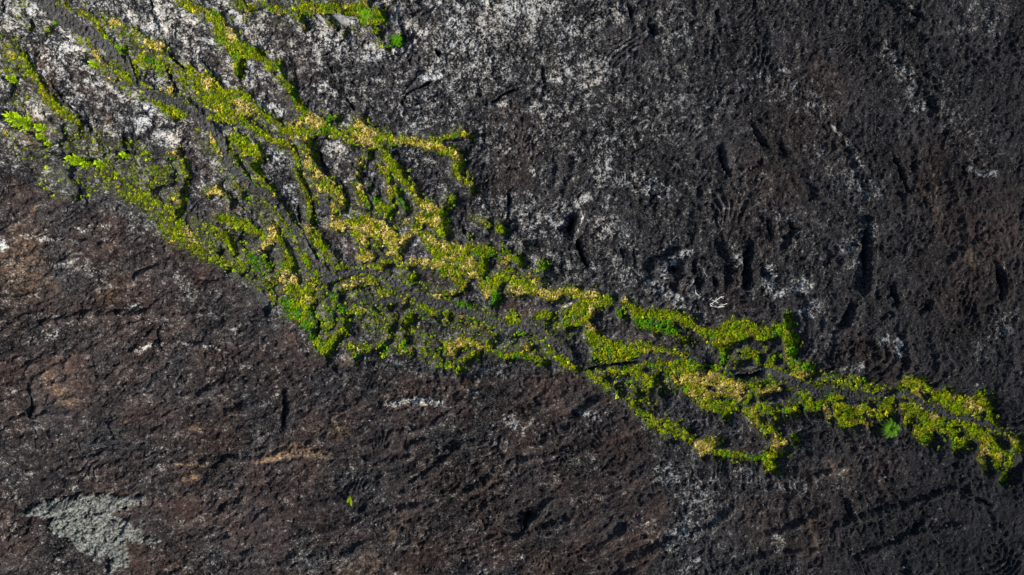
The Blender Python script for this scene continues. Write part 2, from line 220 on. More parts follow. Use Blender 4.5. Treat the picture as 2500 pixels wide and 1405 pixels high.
 (1,.2,.1,[(2296,968,8),(2318,972,12),(2330,988,14),(2345,1008,10)]), (1,.5,.05,[(2350,985,13),(2370,998,14)]), (1,.75,.05,[(2386,990,14),(2402,1000,12)]), (1,.15,.1,[(2404,970,8),(2420,985,8),(2427,1005,7),(2430,1024,5),(2440,1040,5)]), (.85,.4,.05,[(2385,1015,9),(2400,1020,8)]),
 (1,.2,.15,[(2374,1042,9),(2378,1064,7)]), (.9,.25,.15,[(2390,1052,8),(2412,1072,12),(2428,1088,13)]), (1,.5,.05,[(2420,1095,12),(2440,1105,14)]), (1,.2,.15,[(2450,1118,15),(2468,1124,11),(2448,1136,8)]), (.95,.8,0,[(2404,1118,5),(2414,1138,6),(2416,1150,5)]), (.5,.9,0,[(2412,1116,6)]),
 (1,.45,.05,[(2492,1082,10),(2486,1100,8),(2500,1095,9)]), (.5,.2,.1,[(2455,1058,6),(2478,1066,6)]), (.8,.05,.2,[(2468,1164,5),(2456,1178,5)]), (.8,.1,.2,[(2476,1140,4)]),
]
# thin scattering through the whole corridor
VEG = [(.3,.2,.05,[(180,60,20),(260,150,30),(330,200,40),(420,190,40),(470,230,30)]), (.32,.35,.05,[(560,270,30),(650,310,30),(720,350,30),(760,420,30),(800,500,30),(830,550,20)]), (.28,.2,.1,[(500,330,25),(560,400,30),(620,470,35),(690,560,35),(740,640,40),(800,700,40)]),
 (.36,.15,.15,[(430,560,40),(520,600,40),(620,650,45),(700,700,45),(760,760,40),(800,820,35)]), (.3,.2,.2,[(860,640,30),(950,690,35),(1050,740,40),(1150,790,40),(1250,820,40),(1350,850,35)]), (.3,.2,.2,[(880,750,40),(950,800,35),(1050,850,35)]),
 (.34,.4,.1,[(880,520,25),(960,540,40),(1060,570,40),(1150,640,40),(1250,690,40)]), (.28,.2,.25,[(1450,900,20),(1600,930,30),(1750,930,40),(1850,960,40),(1950,960,35)]), (.34,.25,.25,[(1980,930,25),(2080,950,30),(2200,980,30),(2300,1010,35),(2420,1060,30)]), (.14,.2,0,[(20,120,40),(40,200,30),(60,350,30),(200,440,50)]), (.12,.3,0,[(560,20,30),(700,30,30),(850,40,40),(920,90,25)])] + VEG
# lone spots of growth on bare rock
SPOTS = [(60,58,4),(120,48,5),(105,66,5),(110,72,3),(200,133,3),(595,300,3),(1480,30,0),(855,1205,0)]
for u, v, r in SPOTS:
    if r: VEG.append((.9, 0, .1, [(u, v, r)]))
# rock showing through the growth
HOLES = [[(668,176,4),(676,174,4)], [(785,480,9),(786,520,12)], [(622,160,13),(612,170,10)], [(800,380,20),(815,400,18),(808,410,12)], [(640,385,4)], [(980,563,9),(990,558,6)], [(1015,580,5),(1016,600,12),(1000,615,9),(1040,622,9)],
         [(1200,640,12),(1204,660,8)], [(845,590,14),(852,612,16),(848,635,10)], [(935,608,8)], [(1090,685,5)], [(1160,686,6)], [(1165,715,10),(1185,745,8)], [(2357,1053,7)], [(2055,985,2),(2092,984,8),(2104,987,5)], [(1860,945,3)], [(1740,952,6),(1752,956,5)],
         [(1880,975,10),(1915,970,10)], [(1120,555,18),(1130,580,14)], [(880,440,4)], [(1560,925,2)], [(335,178,3),(345,190,9),(375,200,12)], [(910,470,8),(925,450,8),(935,480,5)]]

CHAN = [  # beds of grey gravel
 [(90,-10,24),(120,20,20),(155,42,19),(190,66,17),(225,92,15),(252,108,13),(272,128,11),(286,148,8)], [(302,160,6),(314,185,7),(330,205,9),(352,222,10),(385,240,9),(420,250,9),(452,268,11),(485,288,11),(512,315,11),(530,345,10),(540,372,9),(556,405,9),(580,435,9),(612,458,9),(648,480,9),(672,500,10),(694,530,10),(712,560,9),(735,590,8),(756,620,8),(775,650,11),(792,680,13)],
 [(792,685,13),(830,668,10),(865,662,9),(905,662,9),(932,675,9),(962,692,10),(1000,715,11),(1040,735,13),(1085,748,9),(1130,762,9),(1172,776,9),(1208,790,9),(1240,806,9),(1285,806,9),(1325,800,7)], [(1250,800,7),(1290,790,7),(1325,792,6)],
 [(1320,815,9),(1352,838,10),(1378,858,11),(1400,884,7)], [(868,724,7),(910,736,7),(948,736,6),(985,726,5)], [(1555,880,5),(1612,870,7),(1668,880,6)], [(1720,888,7),(1690,880,6)],
 [(1785,900,5),(1802,914,5),(1840,916,6),(1868,904,8),(1900,912,10),(1930,925,11),(1962,942,11),(2000,962,11),(2040,958,9),(2090,966,9),(2140,970,9),(2182,964,8),(2232,966,9),(2275,998,9),(2320,1014,7),(2370,1026,8),(2415,1034,7),(2445,1052,6)],
 [(1428,920,5),(1452,936,6),(1480,950,5),(1528,985,5),(1556,1010,5),(1592,1040,6),(1640,1068,5)], [(90,300,16),(105,325,22),(75,330,16),(130,330,14)], [(150,400,18),(140,440,16),(170,470,12)], [(290,345,5),(292,372,4)], [(2480,1140,10),(2500,1125,10)], [(1520,752,8)],
 [(820,720,8),(800,750,10),(790,790,8),(805,770,9)], [(784,470,10),(786,510,13)], [(20,180,10),(10,205,10)], [(620,705,14),(600,690,10),(640,740,9)],
]
CRACKS = [  # (depth m, chain): open fissures, hollows and the lips of collapsed tubes
 (.8,[(308,130,2),(316,160,3),(322,185,2.5),(328,200,1.5)]), (.7,[(394,152,2),(412,180,3),(421,205,2)]), (.8,[(16,-5,3),(14,28,2.5)]), (.5,[(369,0,1),(374,26,1.5)]), (.6,[(410,130,1.5),(440,160,2)]), (.5,[(118,200,1),(140,235,1.3),(170,265,1)]),
 (.8,[(543,325,2),(548,360,3),(550,370,2)]), (.6,[(854,395,1.5),(857,425,2.5)]), (.9,[(774,355,2),(786,385,3.5),(798,415,3.5),(802,424,2)]), (.6,[(833,445,2),(841,480,2.5)]), (.7,[(584,565,2),(590,590,2.5),(594,608,2)]), (.6,[(760,498,1.5),(762,545,2)]), (.7,[(728,500,2),(732,545,2.5)]), (.6,[(742,590,2),(758,615,2.5),(772,635,2)]),
 (1.0,[(1424,906,3),(1448,898,3.5),(1476,893,3),(1500,892,2.5),(1522,888,3.5),(1555,886,2.5)]), (1.6,[(1726,908,6),(1740,902,6)]), (1.1,[(1798,920,3),(1820,922,4.5),(1845,918,4),(1865,908,3)]), (.9,[(2178,966,5),(2192,958,4)]),
 (.9,[(772,780,1.5),(774,800,2.5),(772,820,1.5)]), (.6,[(820,338,2),(770,332,2),(762,345,2)]), (.7,[(628,400,1.5),(638,420,2)]), (.5,[(700,280,1),(712,300,1.5)]),
 (2.2,[(1402,535,3),(1396,555,7),(1390,576,5)]), (1.0,[(1412,588,3),(1420,610,4),(1430,650,3)]), (2.5,[(1645,654,6),(1648,660,5)]), (1.6,[(1690,648,4),(1694,675,5),(1704,704,5)]), (1.5,[(1828,600,4),(1818,640,8),(1820,670,7),(1826,704,6)]), (.8,[(1740,680,3),(1745,695,3)]),
 (1.7,[(2113,540,4),(2108,600,6),(2107,660,6),(2108,710,5)]), (1.3,[(2078,745,7),(2068,775,7),(2048,800,9)]), (1.0,[(1530,15,4),(1542,48,4)]), (1.0,[(1595,70,5),(1596,90,4)]), (.8,[(1748,30,2),(1752,50,3)]), (.8,[(2178,6,2),(2212,30,3),(2248,52,2)]), (.8,[(1833,308,5),(1850,340,5),(1872,362,4)]), (1.0,[(1758,360,4),(1764,400,4),(1776,430,4)]), (.8,[(1903,350,3),(1912,378,3)]),
 (.6,[(2175,370,2),(2198,420,2.5),(2216,470,2)]), (.9,[(2262,238,4),(2276,268,3)]), (.8,[(1202,252,3),(1222,238,4),(1262,216,2.5)]), (.6,[(988,238,2),(1000,222,3),(1030,205,3),(1062,195,2)]), (.6,[(978,245,2),(990,265,3),(1030,268,2)]), (.7,[(848,245,2),(864,268,3)]), (1.4,[(1300,1250,4),(1290,1262,7),(1278,1285,5)]), (.25,[(692,960,2),(697,1005,2.5),(690,1040,2)]),
 (.35,[(76,940,2.5),(80,1000,3),(84,1028,2)]), (.8,[(0,985,3),(10,1005,3)]), (.7,[(1320,165,2),(1325,205,2.5)]), (.7,[(1240,480,3),(1245,520,4)]), (.6,[(1060,120,2),(1072,140,2)]), (.6,[(785,135,3),(800,128,2)]), (.5,[(798,160,2),(812,180,1.5)]), (.9,[(1130,555,5),(1136,572,4)]), (.6,[(1510,600,3),(1520,630,3)]), (.6,[(1545,610,3),(1550,640,2)]),
 (.8,[(390,815,1),(400,850,1)]), (.5,[(368,390,2),(420,380,2)]), (.7,[(232,1330,2),(240,1345,1.5)]), (.6,[(250,1300,2),(262,1318,2)]), (.5,[(300,1240,1.5),(330,1230,2)]), (.8,[(1870,540,3),(1880,580,3)]), (.7,[(1920,545,3),(1935,560,3)]), (.9,[(2170,700,4),(2185,740,4)]), (.9,[(2430,650,5),(2450,700,6),(2440,730,4)]), (.8,[(2250,760,5),(2265,740,4)]), (.8,[(2350,1200,3),(2410,1230,4)]), (.7,[(2220,1300,4),(2245,1270,4)]), (1.0,[(2060,1220,4),(2075,1260,5)]),
]
RIDGES = [  # (height m, chain): pressure ridges, fold crests and flow fronts
 (.8,[(478,692,3),(510,694,4),(560,686,3)]), (.9,[(120,792,4),(180,778,5),(240,766,5),(330,768,4),(372,764,3)]), (.7,[(340,676,4),(380,657,4),(416,650,3)]), (.7,[(40,1022,4),(100,1016,4),(172,1010,4)]), (.7,[(90,935,5),(96,1000,6),(110,1030,5)]), (.6,[(275,1030,3),(282,1060,3)]), (.8,[(560,1008,4),(600,995,4),(645,985,3)]), (.7,[(705,960,4),(712,1005,5),(700,1045,4)]),
 (.6,[(330,858,4),(370,848,5),(430,836,4),(520,850,4),(600,885,4),(640,905,3)]), (.6,[(300,770,4),(420,775,4),(510,765,3)]), (.6,[(480,790,3),(560,805,4),(600,835,3)]), (.7,[(500,960,4),(560,930,4),(620,930,3)]), (.7,[(560,1120,5),(640,1122,5),(700,1102,6),(800,1108,6)]), (.5,[(430,1170,4),(490,1160,4)]), (.6,[(430,1130,3),(500,1134,3)]), (.6,[(0,890,5),(60,880,5),(120,900,4)]),
 (.8,[(1010,1180,4),(1060,1150,5),(1130,1085,5),(1180,1080,4),(1220,1085,4),(1235,1110,4)]), (.7,[(1270,1125,4),(1330,1120,4),(1380,1100,4),(1420,1095,3)]), (.7,[(1000,1095,4),(1040,1080,4)]), (.6,[(940,985,6),(1010,978,8),(1080,985,6),(1160,980,5),(1250,1010,4)]), (.7,[(1270,1305,4),(1330,1290,4),(1390,1272,3)]), (.6,[(1150,1200,6),(1180,1180,5),(1210,1150,4)]), (.6,[(900,1260,4),(960,1245,4),(1060,1235,4)]), (.7,[(900,1120,4),(950,1130,5),(1000,1120,4)]),
 (.7,[(1520,1380,5),(1640,1320,5),(1740,1285,5),(1790,1240,4)]), (.8,[(1880,1300,5),(1930,1290,4),(1990,1260,5),(2020,1235,4)]), (.6,[(1930,1220,4),(1980,1170,5),(2060,1140,5)]), (.7,[(2050,1280,5),(2150,1250,5),(2260,1220,5),(2330,1190,4)]), (.6,[(2100,1360,6),(2240,1300,6),(2360,1280,5)]), (.6,[(1800,1380,5),(1900,1350,5),(2000,1345,4)]),
 (.7,[(1590,690,3),(1625,712,4),(1660,735,4),(1720,770,4),(1790,780,3),(1850,770,3)]), (.7,[(1600,640,5),(1590,680,5)]), (1.0,[(1625,640,10),(1660,625,14),(1680,670,12),(1660,710,12),(1690,725,6)]), (.9,[(1775,610,12),(1800,640,12),(1790,690,10)]), (.9,[(1860,640,8),(1880,670,12),(1940,690,16),(1990,740,12)]), (.6,[(1920,600,8),(1960,560,8),(2010,590,10),(2060,640,10),(2090,600,8)]),
 (.5,[(1930,380,4),(1970,430,4),(2000,480,5),(2050,540,5)]), (.5,[(1940,300,5),(2000,320,5),(2060,340,5),(2110,420,5),(2120,500,6)]), (.5,[(2020,360,5),(2080,390,5),(2100,430,4)]), (.6,[(2170,0,3),(2220,60,4),(2270,110,4)]), (.5,[(2120,100,4),(2200,150,5),(2250,200,5),(2290,250,4)]), (.6,[(1670,40,3),(1700,55,4),(1720,70,3)]),
 (.6,[(985,55,4),(1000,72,6),(1030,90,4)]), (.6,[(1030,10,4),(1060,0,5),(1100,15,5),(1125,45,4)]), (.5,[(1045,40,4),(1075,25,4),(1105,45,4)]), (.6,[(1000,225,4),(1035,185,5),(1080,185,4)]), (.6,[(990,270,4),(1030,262,4),(1080,240,4),(1140,235,3)]), (.6,[(1210,258,4),(1260,250,5),(1320,252,4)]), (.5,[(1350,460,4),(1365,430,4),(1360,390,4)]), (.5,[(1380,470,4),(1400,430,4),(1400,390,4)]), (.5,[(1260,565,4),(1300,575,4),(1345,565,3)]),
 (.6,[(2100,790,6),(2140,800,6),(2175,770,5)]), (.7,[(2205,815,4),(2218,850,5),(2212,880,4)]), (.6,[(2215,880,4),(2220,905,4),(2195,930,4)]), (.6,[(2135,850,5),(2148,870,5)]), (.5,[(2270,820,4),(2290,900,4)]), (.6,[(2380,760,5),(2400,800,5),(2420,840,5)]), (.5,[(2320,640,5),(2380,600,6),(2440,610,6)]), (.5,[(2210,480,4),(2280,460,4),(2340,450,4)]),
 (.45,[(212,270,2),(222,292,2.5),(236,316,2)]), (.6,[(230,110,0),(231,111,0)]), (.6,[(0,590,5),(60,575,5),(160,590,4),(260,600,4)]), (.5,[(90,450,4),(60,460,3),(20,465,4)]), (.5,[(380,545,5),(400,580,5),(408,612,3)]), (.5,[(130,1060,4),(200,1085,3),(260,1080,3)]),
 (.5,[(500,140,4),(520,160,4),(548,185,3)]), (.4,[(380,30,3),(400,70,4),(380,90,3)]), (.5,[(680,500,3),(715,490,4),(705,450,4)]), (.5,[(700,395,4),(680,370,3)]),
]
ROPES = [  # ropy pahoehoe coils: centre, squash, tilt deg, spacing, reach, height
 (1045,236,.55,10,13,70,.16), (1080,48,.75,20,11,60,.15), (2165,935,.8,-10,10,75,.16), (2010,868,1.2,0,11,50,.16), (1340,450,1.5,10,14,95,.13), (925,200,.7,-30,9,70,.12), (1290,250,.5,5,13,80,.12), (1560,440,1.4,0,13,80,.13), (1700,130,.8,20,14,130,.1),
 (1360,1150,.6,10,16,150,.11), (180,980,1.3,20,17,130,.11), (420,900,.5,-8,16,170,.11), (2300,1100,.8,20,13,120,.11), (2060,430,.9,30,15,110,.11), (1240,330,.6,0,14,120,.11), (640,720,.5,0,15,0,.0), (2350,650,1.2,10,16,140,.1), (1640,1000,.7,0,14,60,.1), (800,380,1.1,20,12,40,.12), (620,165,.9,0,10,26,.1),
]
LICHEN = [  # pale lichen crust: amount, chain
 (1,[(338,296,14),(358,300,18),(345,320,12)]), (1,[(385,332,14),(412,334,20),(425,345,14)]), (1,[(214,274,1.5),(222,292,2),(236,316,2)]), (.62,[(80,50,30),(150,90,45),(190,150,50)]), (.55,[(100,110,30),(140,190,40),(230,230,45),(300,250,45),(360,270,35)]), (.85,[(215,205,12),(240,195,14),(265,210,12),(290,228,12),(330,245,14)]), (.95,[(352,250,12),(366,264,13)]), (.8,[(105,135,14),(120,150,10)]), (.8,[(140,75,14),(160,90,14),(170,120,12)]),
 (.7,[(270,20,22),(300,40,22),(350,15,40),(420,20,40)]), (.85,[(300,45,12),(285,50,10)]), (.95,[(365,62,9),(378,82,9),(368,50,7)]), (.7,[(400,60,30),(440,90,28),(470,110,20)]), (.9,[(480,48,11)]), (.8,[(560,38,16),(595,38,18),(620,45,12)]), (.5,[(640,60,30),(700,80,40),(740,130,50)]), (.8,[(750,40,14),(775,50,18),(800,75,20)]), (.75,[(760,90,25),(810,110,25),(860,100,25)]), (.7,[(880,80,22),(920,130,25),(870,140,20)]),
 (.75,[(940,60,20),(960,30,20),(985,20,22)]), (.95,[(1000,62,8),(1012,75,9)]), (.9,[(1045,12,16),(1075,8,18),(1060,30,10)]), (.8,[(1090,30,18),(1120,60,15),(1030,80,14)]), (.62,[(950,110,40),(1100,110,60),(1250,60,70),(1400,60,60),(1500,40,50)]), (.75,[(1200,20,40),(1330,20,40),(1290,70,25)]),
 (.8,[(770,210,10),(795,218,14),(820,235,10)]), (.7,[(620,215,12),(600,195,12),(618,225,8)]), (.85,[(678,262,10),(688,275,12),(535,195,6),(545,205,7)]), (.8,[(605,152,5),(612,165,4)]), (.7,[(660,370,14),(690,385,14),(700,400,10)]), (.7,[(700,455,12),(712,480,12),(722,510,9)]), (.75,[(790,335,12),(815,345,16),(845,370,10),(805,370,10)]), (.6,[(800,410,14),(825,430,10)]), (.95,[(832,512,3),(843,526,3.5),(857,533,3)]), (.8,[(842,450,6),(838,465,5)]), (.8,[(535,400,10),(515,390,12)]), (.6,[(500,440,14),(530,440,14)]), (.7,[(1015,578,7),(1012,595,9)]), (.6,[(910,428,5),(905,440,5)]),
 (.9,[(1028,192,8),(1052,190,10),(1078,186,8)]), (.8,[(1410,212,8),(1440,205,14),(1475,202,10)]), (.6,[(1200,160,40),(1330,170,50),(1450,150,50)]), (.5,[(920,270,25),(880,250,20),(1000,280,30)]), (.75,[(910,275,10),(930,268,9)]), (.7,[(1240,255,8),(1215,262,6)]),
 (.42,[(1150,350,70),(1300,350,90),(1450,330,100),(1600,250,110)]), (.5,[(1050,400,30),(1040,440,25)]), (.7,[(1225,372,5),(1250,366,5),(1285,385,5)]), (.65,[(1290,420,12),(1310,430,12)]), (.55,[(1180,480,30),(1260,500,50),(1350,540,50)]), (.7,[(1300,560,12),(1330,568,8),(1275,545,10)]), (.85,[(1425,470,16),(1440,490,14),(1410,500,10)]), (.8,[(1412,505,3),(1420,540,3),(1410,570,3)]), (.6,[(1460,440,30),(1480,400,30)]), (.8,[(1565,405,10),(1572,440,14),(1590,465,12)]), (.6,[(1520,440,30),(1610,460,30)]), (.55,[(1460,560,35),(1500,560,40)]), (.55,[(1520,650,40),(1560,680,30)]), (.5,[(1350,640,40),(1440,660,40)]),
 (.9,[(1640,640,8),(1660,622,13),(1680,618,8)]), (.8,[(1622,650,6),(1614,690,6),(1640,720,7),(1665,735,7)]), (.75,[(1695,712,6),(1700,722,9),(1690,690,6)]), (.7,[(1560,680,10),(1610,705,12),(1660,745,9),(1700,762,5),(1745,772,4)]), (.65,[(1750,772,4),(1800,772,4),(1840,765,5)]), (.6,[(1785,610,14),(1810,640,14),(1790,655,10)]), (.8,[(1872,655,9),(1885,672,10)]), (.75,[(1870,690,14),(1900,720,16),(1930,700,18),(1970,700,18)]), (.7,[(1975,740,16),(2000,760,14),(1950,760,12)]),
 (.5,[(2050,610,18),(2090,590,22),(2120,560,18)]), (.65,[(2060,650,10),(2095,640,10),(2110,600,8)]), (.6,[(2030,310,6),(2060,335,8),(2085,380,8),(2095,410,7)]), (.45,[(2000,380,30),(2060,430,40),(2130,470,30)]), (.6,[(1960,360,4),(1975,390,4)]), (.6,[(1990,540,6),(2000,555,7)]), (.5,[(2150,120,20),(2220,200,25),(2240,260,20)]), (.6,[(2232,268,7)]), (.55,[(2230,40,8),(2215,20,6)]), (.4,[(2400,30,60),(2360,60,50)]), (.6,[(2390,425,10),(2430,425,9),(2360,418,6)]), (.55,[(1900,175,7),(1925,172,6),(1935,240,5)]), (.4,[(1850,200,60),(1990,260,50)]), (.35,[(1700,480,60),(1850,480,70),(1960,620,50)]), (.35,[(2300,250,60),(2380,350,60)]),
 (.75,[(2185,835,9),(2200,850,9),(2190,865,7)]), (.55,[(2070,905,16),(2100,895,14)]), (.55,[(2160,830,14),(2140,840,10)]), (.4,[(2000,850,25),(2020,800,25)]), (.45,[(2390,850,25),(2420,820,30),(2450,780,30)]), (.7,[(2385,940,5),(2400,940,4)]),
 (.55,[(1620,1160,40),(1670,1180,45),(1720,1200,40)]), (.55,[(1690,1240,45),(1720,1280,35),(1670,1290,35)]), (.4,[(1560,1280,30),(1620,1310,30),(1660,1360,30)]), (.8,[(1895,1310,10),(1910,1325,10),(1895,1345,7)]), (.5,[(1800,1150,25),(1870,1180,25),(1960,1180,25)]), (.4,[(2010,1180,30),(2070,1150,30)]), (.55,[(1660,1390,12),(1700,1370,14)]), (.7,[(1575,1275,6),(1585,1270,5)]),
 (.85,[(335,858,4),(365,846,6),(410,836,4)]), (.65,[(430,835,4),(520,848,4),(560,862,4)]), (.7,[(600,895,6),(635,902,7)]), (.85,[(0,580,12),(12,600,14)]), (.6,[(60,575,8),(110,585,8),(200,590,8)]), (.75,[(258,590,7),(270,586,5)]), (.7,[(372,595,5),(375,612,5)]), (.6,[(265,555,7),(180,560,6)]), (.5,[(160,640,30),(220,650,30),(260,700,20)]), (.6,[(250,700,10),(290,702,9)]), (.6,[(300,760,8),(340,745,10)]), (.5,[(440,670,15),(460,700,18),(480,720,15)]), (.4,[(400,560,20),(330,560,25)]), (.6,[(140,820,8),(110,830,6)]), (.6,[(210,920,4),(235,925,3)]), (.5,[(350,955,10),(380,960,8)]),
 (.8,[(945,985,7),(1000,978,9),(1040,978,9),(1080,985,8)]), (.5,[(1160,960,10),(1130,940,10)]), (.65,[(1230,1015,14),(1270,1050,14),(1290,1030,12)]), (.6,[(1420,1005,12),(1450,1020,14),(1490,1000,10)]), (.7,[(1010,1035,6)]), (.95,[(1376,752,3),(1398,742,3.5)]), (.6,[(1000,700,0)]), (.7,[(1000,698,5),(990,690,4)]), (.5,[(1310,735,6),(1290,760,8)]), (.5,[(1440,1190,8),(1460,1210,10),(1490,1220,8)]), (.6,[(1255,1370,9),(1270,1362,8)]), (.5,[(1370,1360,8)]),
 (.45,[(920,780,25),(900,810,20)]), (.4,[(1050,790,20),(1070,800,18)]), (.4,[(1060,690,25),(1030,710,14)]), (.4,[(1260,855,12),(1230,850,12)]), (.5,[(1730,862,7),(1750,858,6)]), (.4,[(1810,880,10),(1830,900,8)]), (.4,[(1900,980,15),(1780,1060,30)]), (.4,[(480,620,0)]),
]
PALE = [[(92,1250,14),(130,1240,20),(180,1240,26),(230,1225,20),(290,1230,20),(335,1222,9),(352,1214,4)], [(160,1285,26),(210,1290,36),(260,1285,36),(310,1290,22),(340,1310,14),(392,1320,3)], [(200,1320,22),(255,1330,26),(300,1330,18),(300,1362,18),(285,1385,8)]]
TAN = [(.9,[(630,1122,6),(680,1112,10),(715,1098,14),(760,1100,10),(800,1112,6)]), (.8,[(470,1044,6),(492,1046,6)]), (.85,[(450,1166,9),(482,1166,9)]), (.6,[(430,1132,3),(500,1134,3)]), (.6,[(122,920,12),(140,950,10),(180,980,12)]), (.45,[(30,630,40),(70,680,40),(60,590,30)]), (.6,[(80,525,5),(92,505,4)]), (.5,[(310,1028,6)]), (.7,[(270,298,9),(276,296,5)]), (.4,[(140,700,10),(120,690,9)]), (.55,[(945,982,12),(985,978,8)]), (.45,[(830,1050,20)]),
       (.4,[(950,1320,10),(960,1300,10)]), (.5,[(1920,1210,6),(1975,1165,8)]), (.45,[(2020,1140,16),(2060,1150,16)]), (.35,[(1990,1240,7),(1975,1290,8),(1990,1330,8)]), (.4,[(900,1380,25),(850,1395,20)]), (.5,[(850,880,12),(835,885,8)]), (.55,[(2275,425,3),(2292,552,3),(2240,445,4)]), (.5,[(440,1375,8)]), (.35,[(2360,600,10),(2370,650,8)]), (.3,[(260,720,20),(300,690,20)]), (.5,[(1005,66,6)]), (.4,[(560,500,12),(580,510,10)]), (.5,[(880,865,0)]), (.35,[(100,150,30),(110,190,25)]), (.75,[(75,285,16),(100,300,20),(112,322,16),(70,332,18)])]
BROWN_EDGE = [(-200,360),(0,420),(180,480),(380,560),(520,655),(690,780),(770,870),(900,895),(1100,925),(1400,905),(1540,1000),(1600,1100),(1640,1250),(1560,1450)]
BROWN = [(.8,[(100,180,40),(240,220,50)]), (.7,[(540,30,0)]), (.6,[(650,110,50),(720,200,40),(540,160,30)]), (.75,[(1260,755,40),(1310,770,20)]), (.6,[(2300,430,90),(2420,560,100),(2350,700,100)]), (.7,[(2170,910,45),(2080,850,30)]), (.75,[(1650,690,14),(1660,700,14),(1650,660,10)]), (.6,[(1800,670,25),(1740,750,30),(1860,745,20)]), (.55,[(1560,800,40),(1630,850,30)]), (.55,[(870,600,25),(790,560,20)]), (.55,[(460,330,30),(440,370,20),(500,430,25),(540,510,25)]), (.5,[(1050,700,30)]), (.5,[(1840,1090,40)]), (.5,[(2000,1340,60),(1850,1260,60),(2150,1150,60)]), (.4,[(2200,1000,0)]), (.5,[(1200,290,40),(1300,330,40),(1230,470,40)]), (.5,[(1850,520,80),(2000,210,80)]), (.45,[(2170,985,14)])]
BLUE_BLACK = [(.9,[(2450,1340,110),(2300,1400,110),(2500,1200,60)]), (.5,[(2350,1120,80),(2200,1360,90),(2000,1420,60)]), (.5,[(150,1130,90),(60,1120,60),(300,1110,50)]), (.45,[(640,950,70),(760,940,60)]), (.45,[(900,1180,60),(1000,1050,60),(850,1200,60)]), (.4,[(2450,980,60),(2470,850,0)]), (.35,[(1000,250,50),(1150,310,60)]), (.3,[(1550,600,60),(1950,800,50)])]  # areas drawn darker and bluer than the rest: amount, chain

# ------------------------------------------------------------------ raster the survey
DEN = np.zeros_like(X); GOLD = np.zeros_like(X); EMER = np.zeros_like(X); LOW = np.full_like(X, 60.0)
for d, g, e, ch in VEG:
    ch = [(a, b, c + (3.8 if c >= 8 else 2.6)) for a, b, c in ch]; q = stroke_sd(ch, 26)
    if q is None: continue
    sl, sd = q; s2 = sd + RAG[sl]
    m = sstep(4, -4, s2) if d >= .6 else sstep(9, -7, s2)
    DEN[sl] = np.maximum(DEN[sl], d*m)
    if d >= .6: DEN[sl] = np.maximum(DEN[sl], .34*d*sstep(15, 0, sd + 1.6*RAG[sl]))
    GOLD[sl] = GOLD[sl]*(1 - m) + g*m; EMER[sl] = EMER[sl]*(1 - m) + e*m
    if d >= .4: LOW[sl] = np.minimum(LOW[sl], sd + (0 if d > .6 else 4))
for ch in HOLES:
    sl, sd = stroke_sd(ch, 30); m = sstep(-3, 3, sd + .6*RAG[sl]); DEN[sl] *= m; LOW[sl] = np.maximum(LOW[sl], -sd*1.2)
GRAV = np.zeros_like(X)
for ch in CHAN:
    sl, sd = stroke_sd(ch, 30); m = sstep(3, -3, sd + .7*RAG[sl]); GRAV[sl] = np.maximum(GRAV[sl], m); LOW[sl] = np.minimum(LOW[sl], sd - 4)
CORE = np.zeros_like(X)
for ch in CHAN[:9]:
    sl, sd = stroke_sd([(a, b, c - 2) for a, b, c in ch], 20); m = sstep(2, -2, sd + .5*RAG[sl]); CORE[sl] = np.maximum(CORE[sl], m)
DEN *= 1 - .86*CORE

def paint(lst, soft):
    A = np.zeros_like(X)
    for a, ch in lst:
        ch = [c for c in ch if c[2] > 0]
        if not ch: continue
        q = stroke_sd(ch, 60)
        if q is None: continue
        sl, sd = q; r = max(c[2] for c in ch); k = max(2.5, soft*r)
        A[sl] = np.maximum(A[sl], a*sstep(k*1.1, -k*.9, sd + (.5*k + 1.5)*BRK[sl]))
    return A
BRK = 1.6*fbm(X, Y, 2.2, 4, 331, .62)
LICH = paint(LICHEN, .8)
PAL = np.zeros_like(X)
for ch in PALE:
    sl, sd = stroke_sd(ch, 30); PAL[sl] = np.maximum(PAL[sl], sstep(3, -3, sd + 2.0*RAG[sl] + 9*BRK[sl]))
TANM = paint(TAN, .8); OXI = paint(BROWN, .8); DARKM = paint(BLUE_BLACK, .9)
# the brown flow in the lower left: everything below its margin
be = np.array(BROWN_EDGE, np.float32)
inside = np.zeros(X.shape, bool); px = np.append(be[:, 0], [-4000, -4000]); py = np.append(be[:, 1], [4000, 360])
Ub = U + WU*1.5; Vb = V + WV*1.5
for i in range(len(px)):
    x0, y0, x1, y1 = px[i], py[i], px[(i + 1) % len(px)], py[(i + 1) % len(px)]
    if abs(y1 - y0) < 1e-6: continue
    inside ^= ((y0 > Vb) != (y1 > Vb)) & (Ub < (x1 - x0)*(Vb - y0)/(y1 - y0) + x0)
bd = np.full(X.shape, 1e9, np.float32)
for (u0, v0), (u1, v1) in zip(be[:-1], be[1:]):
    du, dv = u1 - u0, v1 - v0; t = np.clip(((Ub - u0)*du + (Vb - v0)*dv)/(du*du + dv*dv), 0, 1)
    bd = np.minimum(bd, np.hypot(Ub - u0 - t*du, Vb - v0 - t*dv))
bsd = np.where(inside, -bd, bd)                      # negative inside the brown flow
BFLOW = sstep(6, -10, bsd)
bn = fbm(X, Y, 7, 3, 41)
OXI = np.clip(np.maximum(OXI, BFLOW*(.60 + 1.1*bn)), 0, 1)
bgl = .36 + .22*fbm(X, Y, 6, 4, 51, .6)                  # background lichen of the older, upper flow
bgl = bgl*sstep(2600, 1100, U)*.9 + .10 + .22*sstep(600, 0, V)*sstep(2000, 900, U) + .06*sstep(700, 200, U)*sstep(600, 200, V) - .16*BFLOW - .03*sstep(1500, 2500, U)
lmod = 1.0*fbm(X, Y, 2.4, 4, 53, .65) + .35*fbm(X, Y, 9, 2, 57)
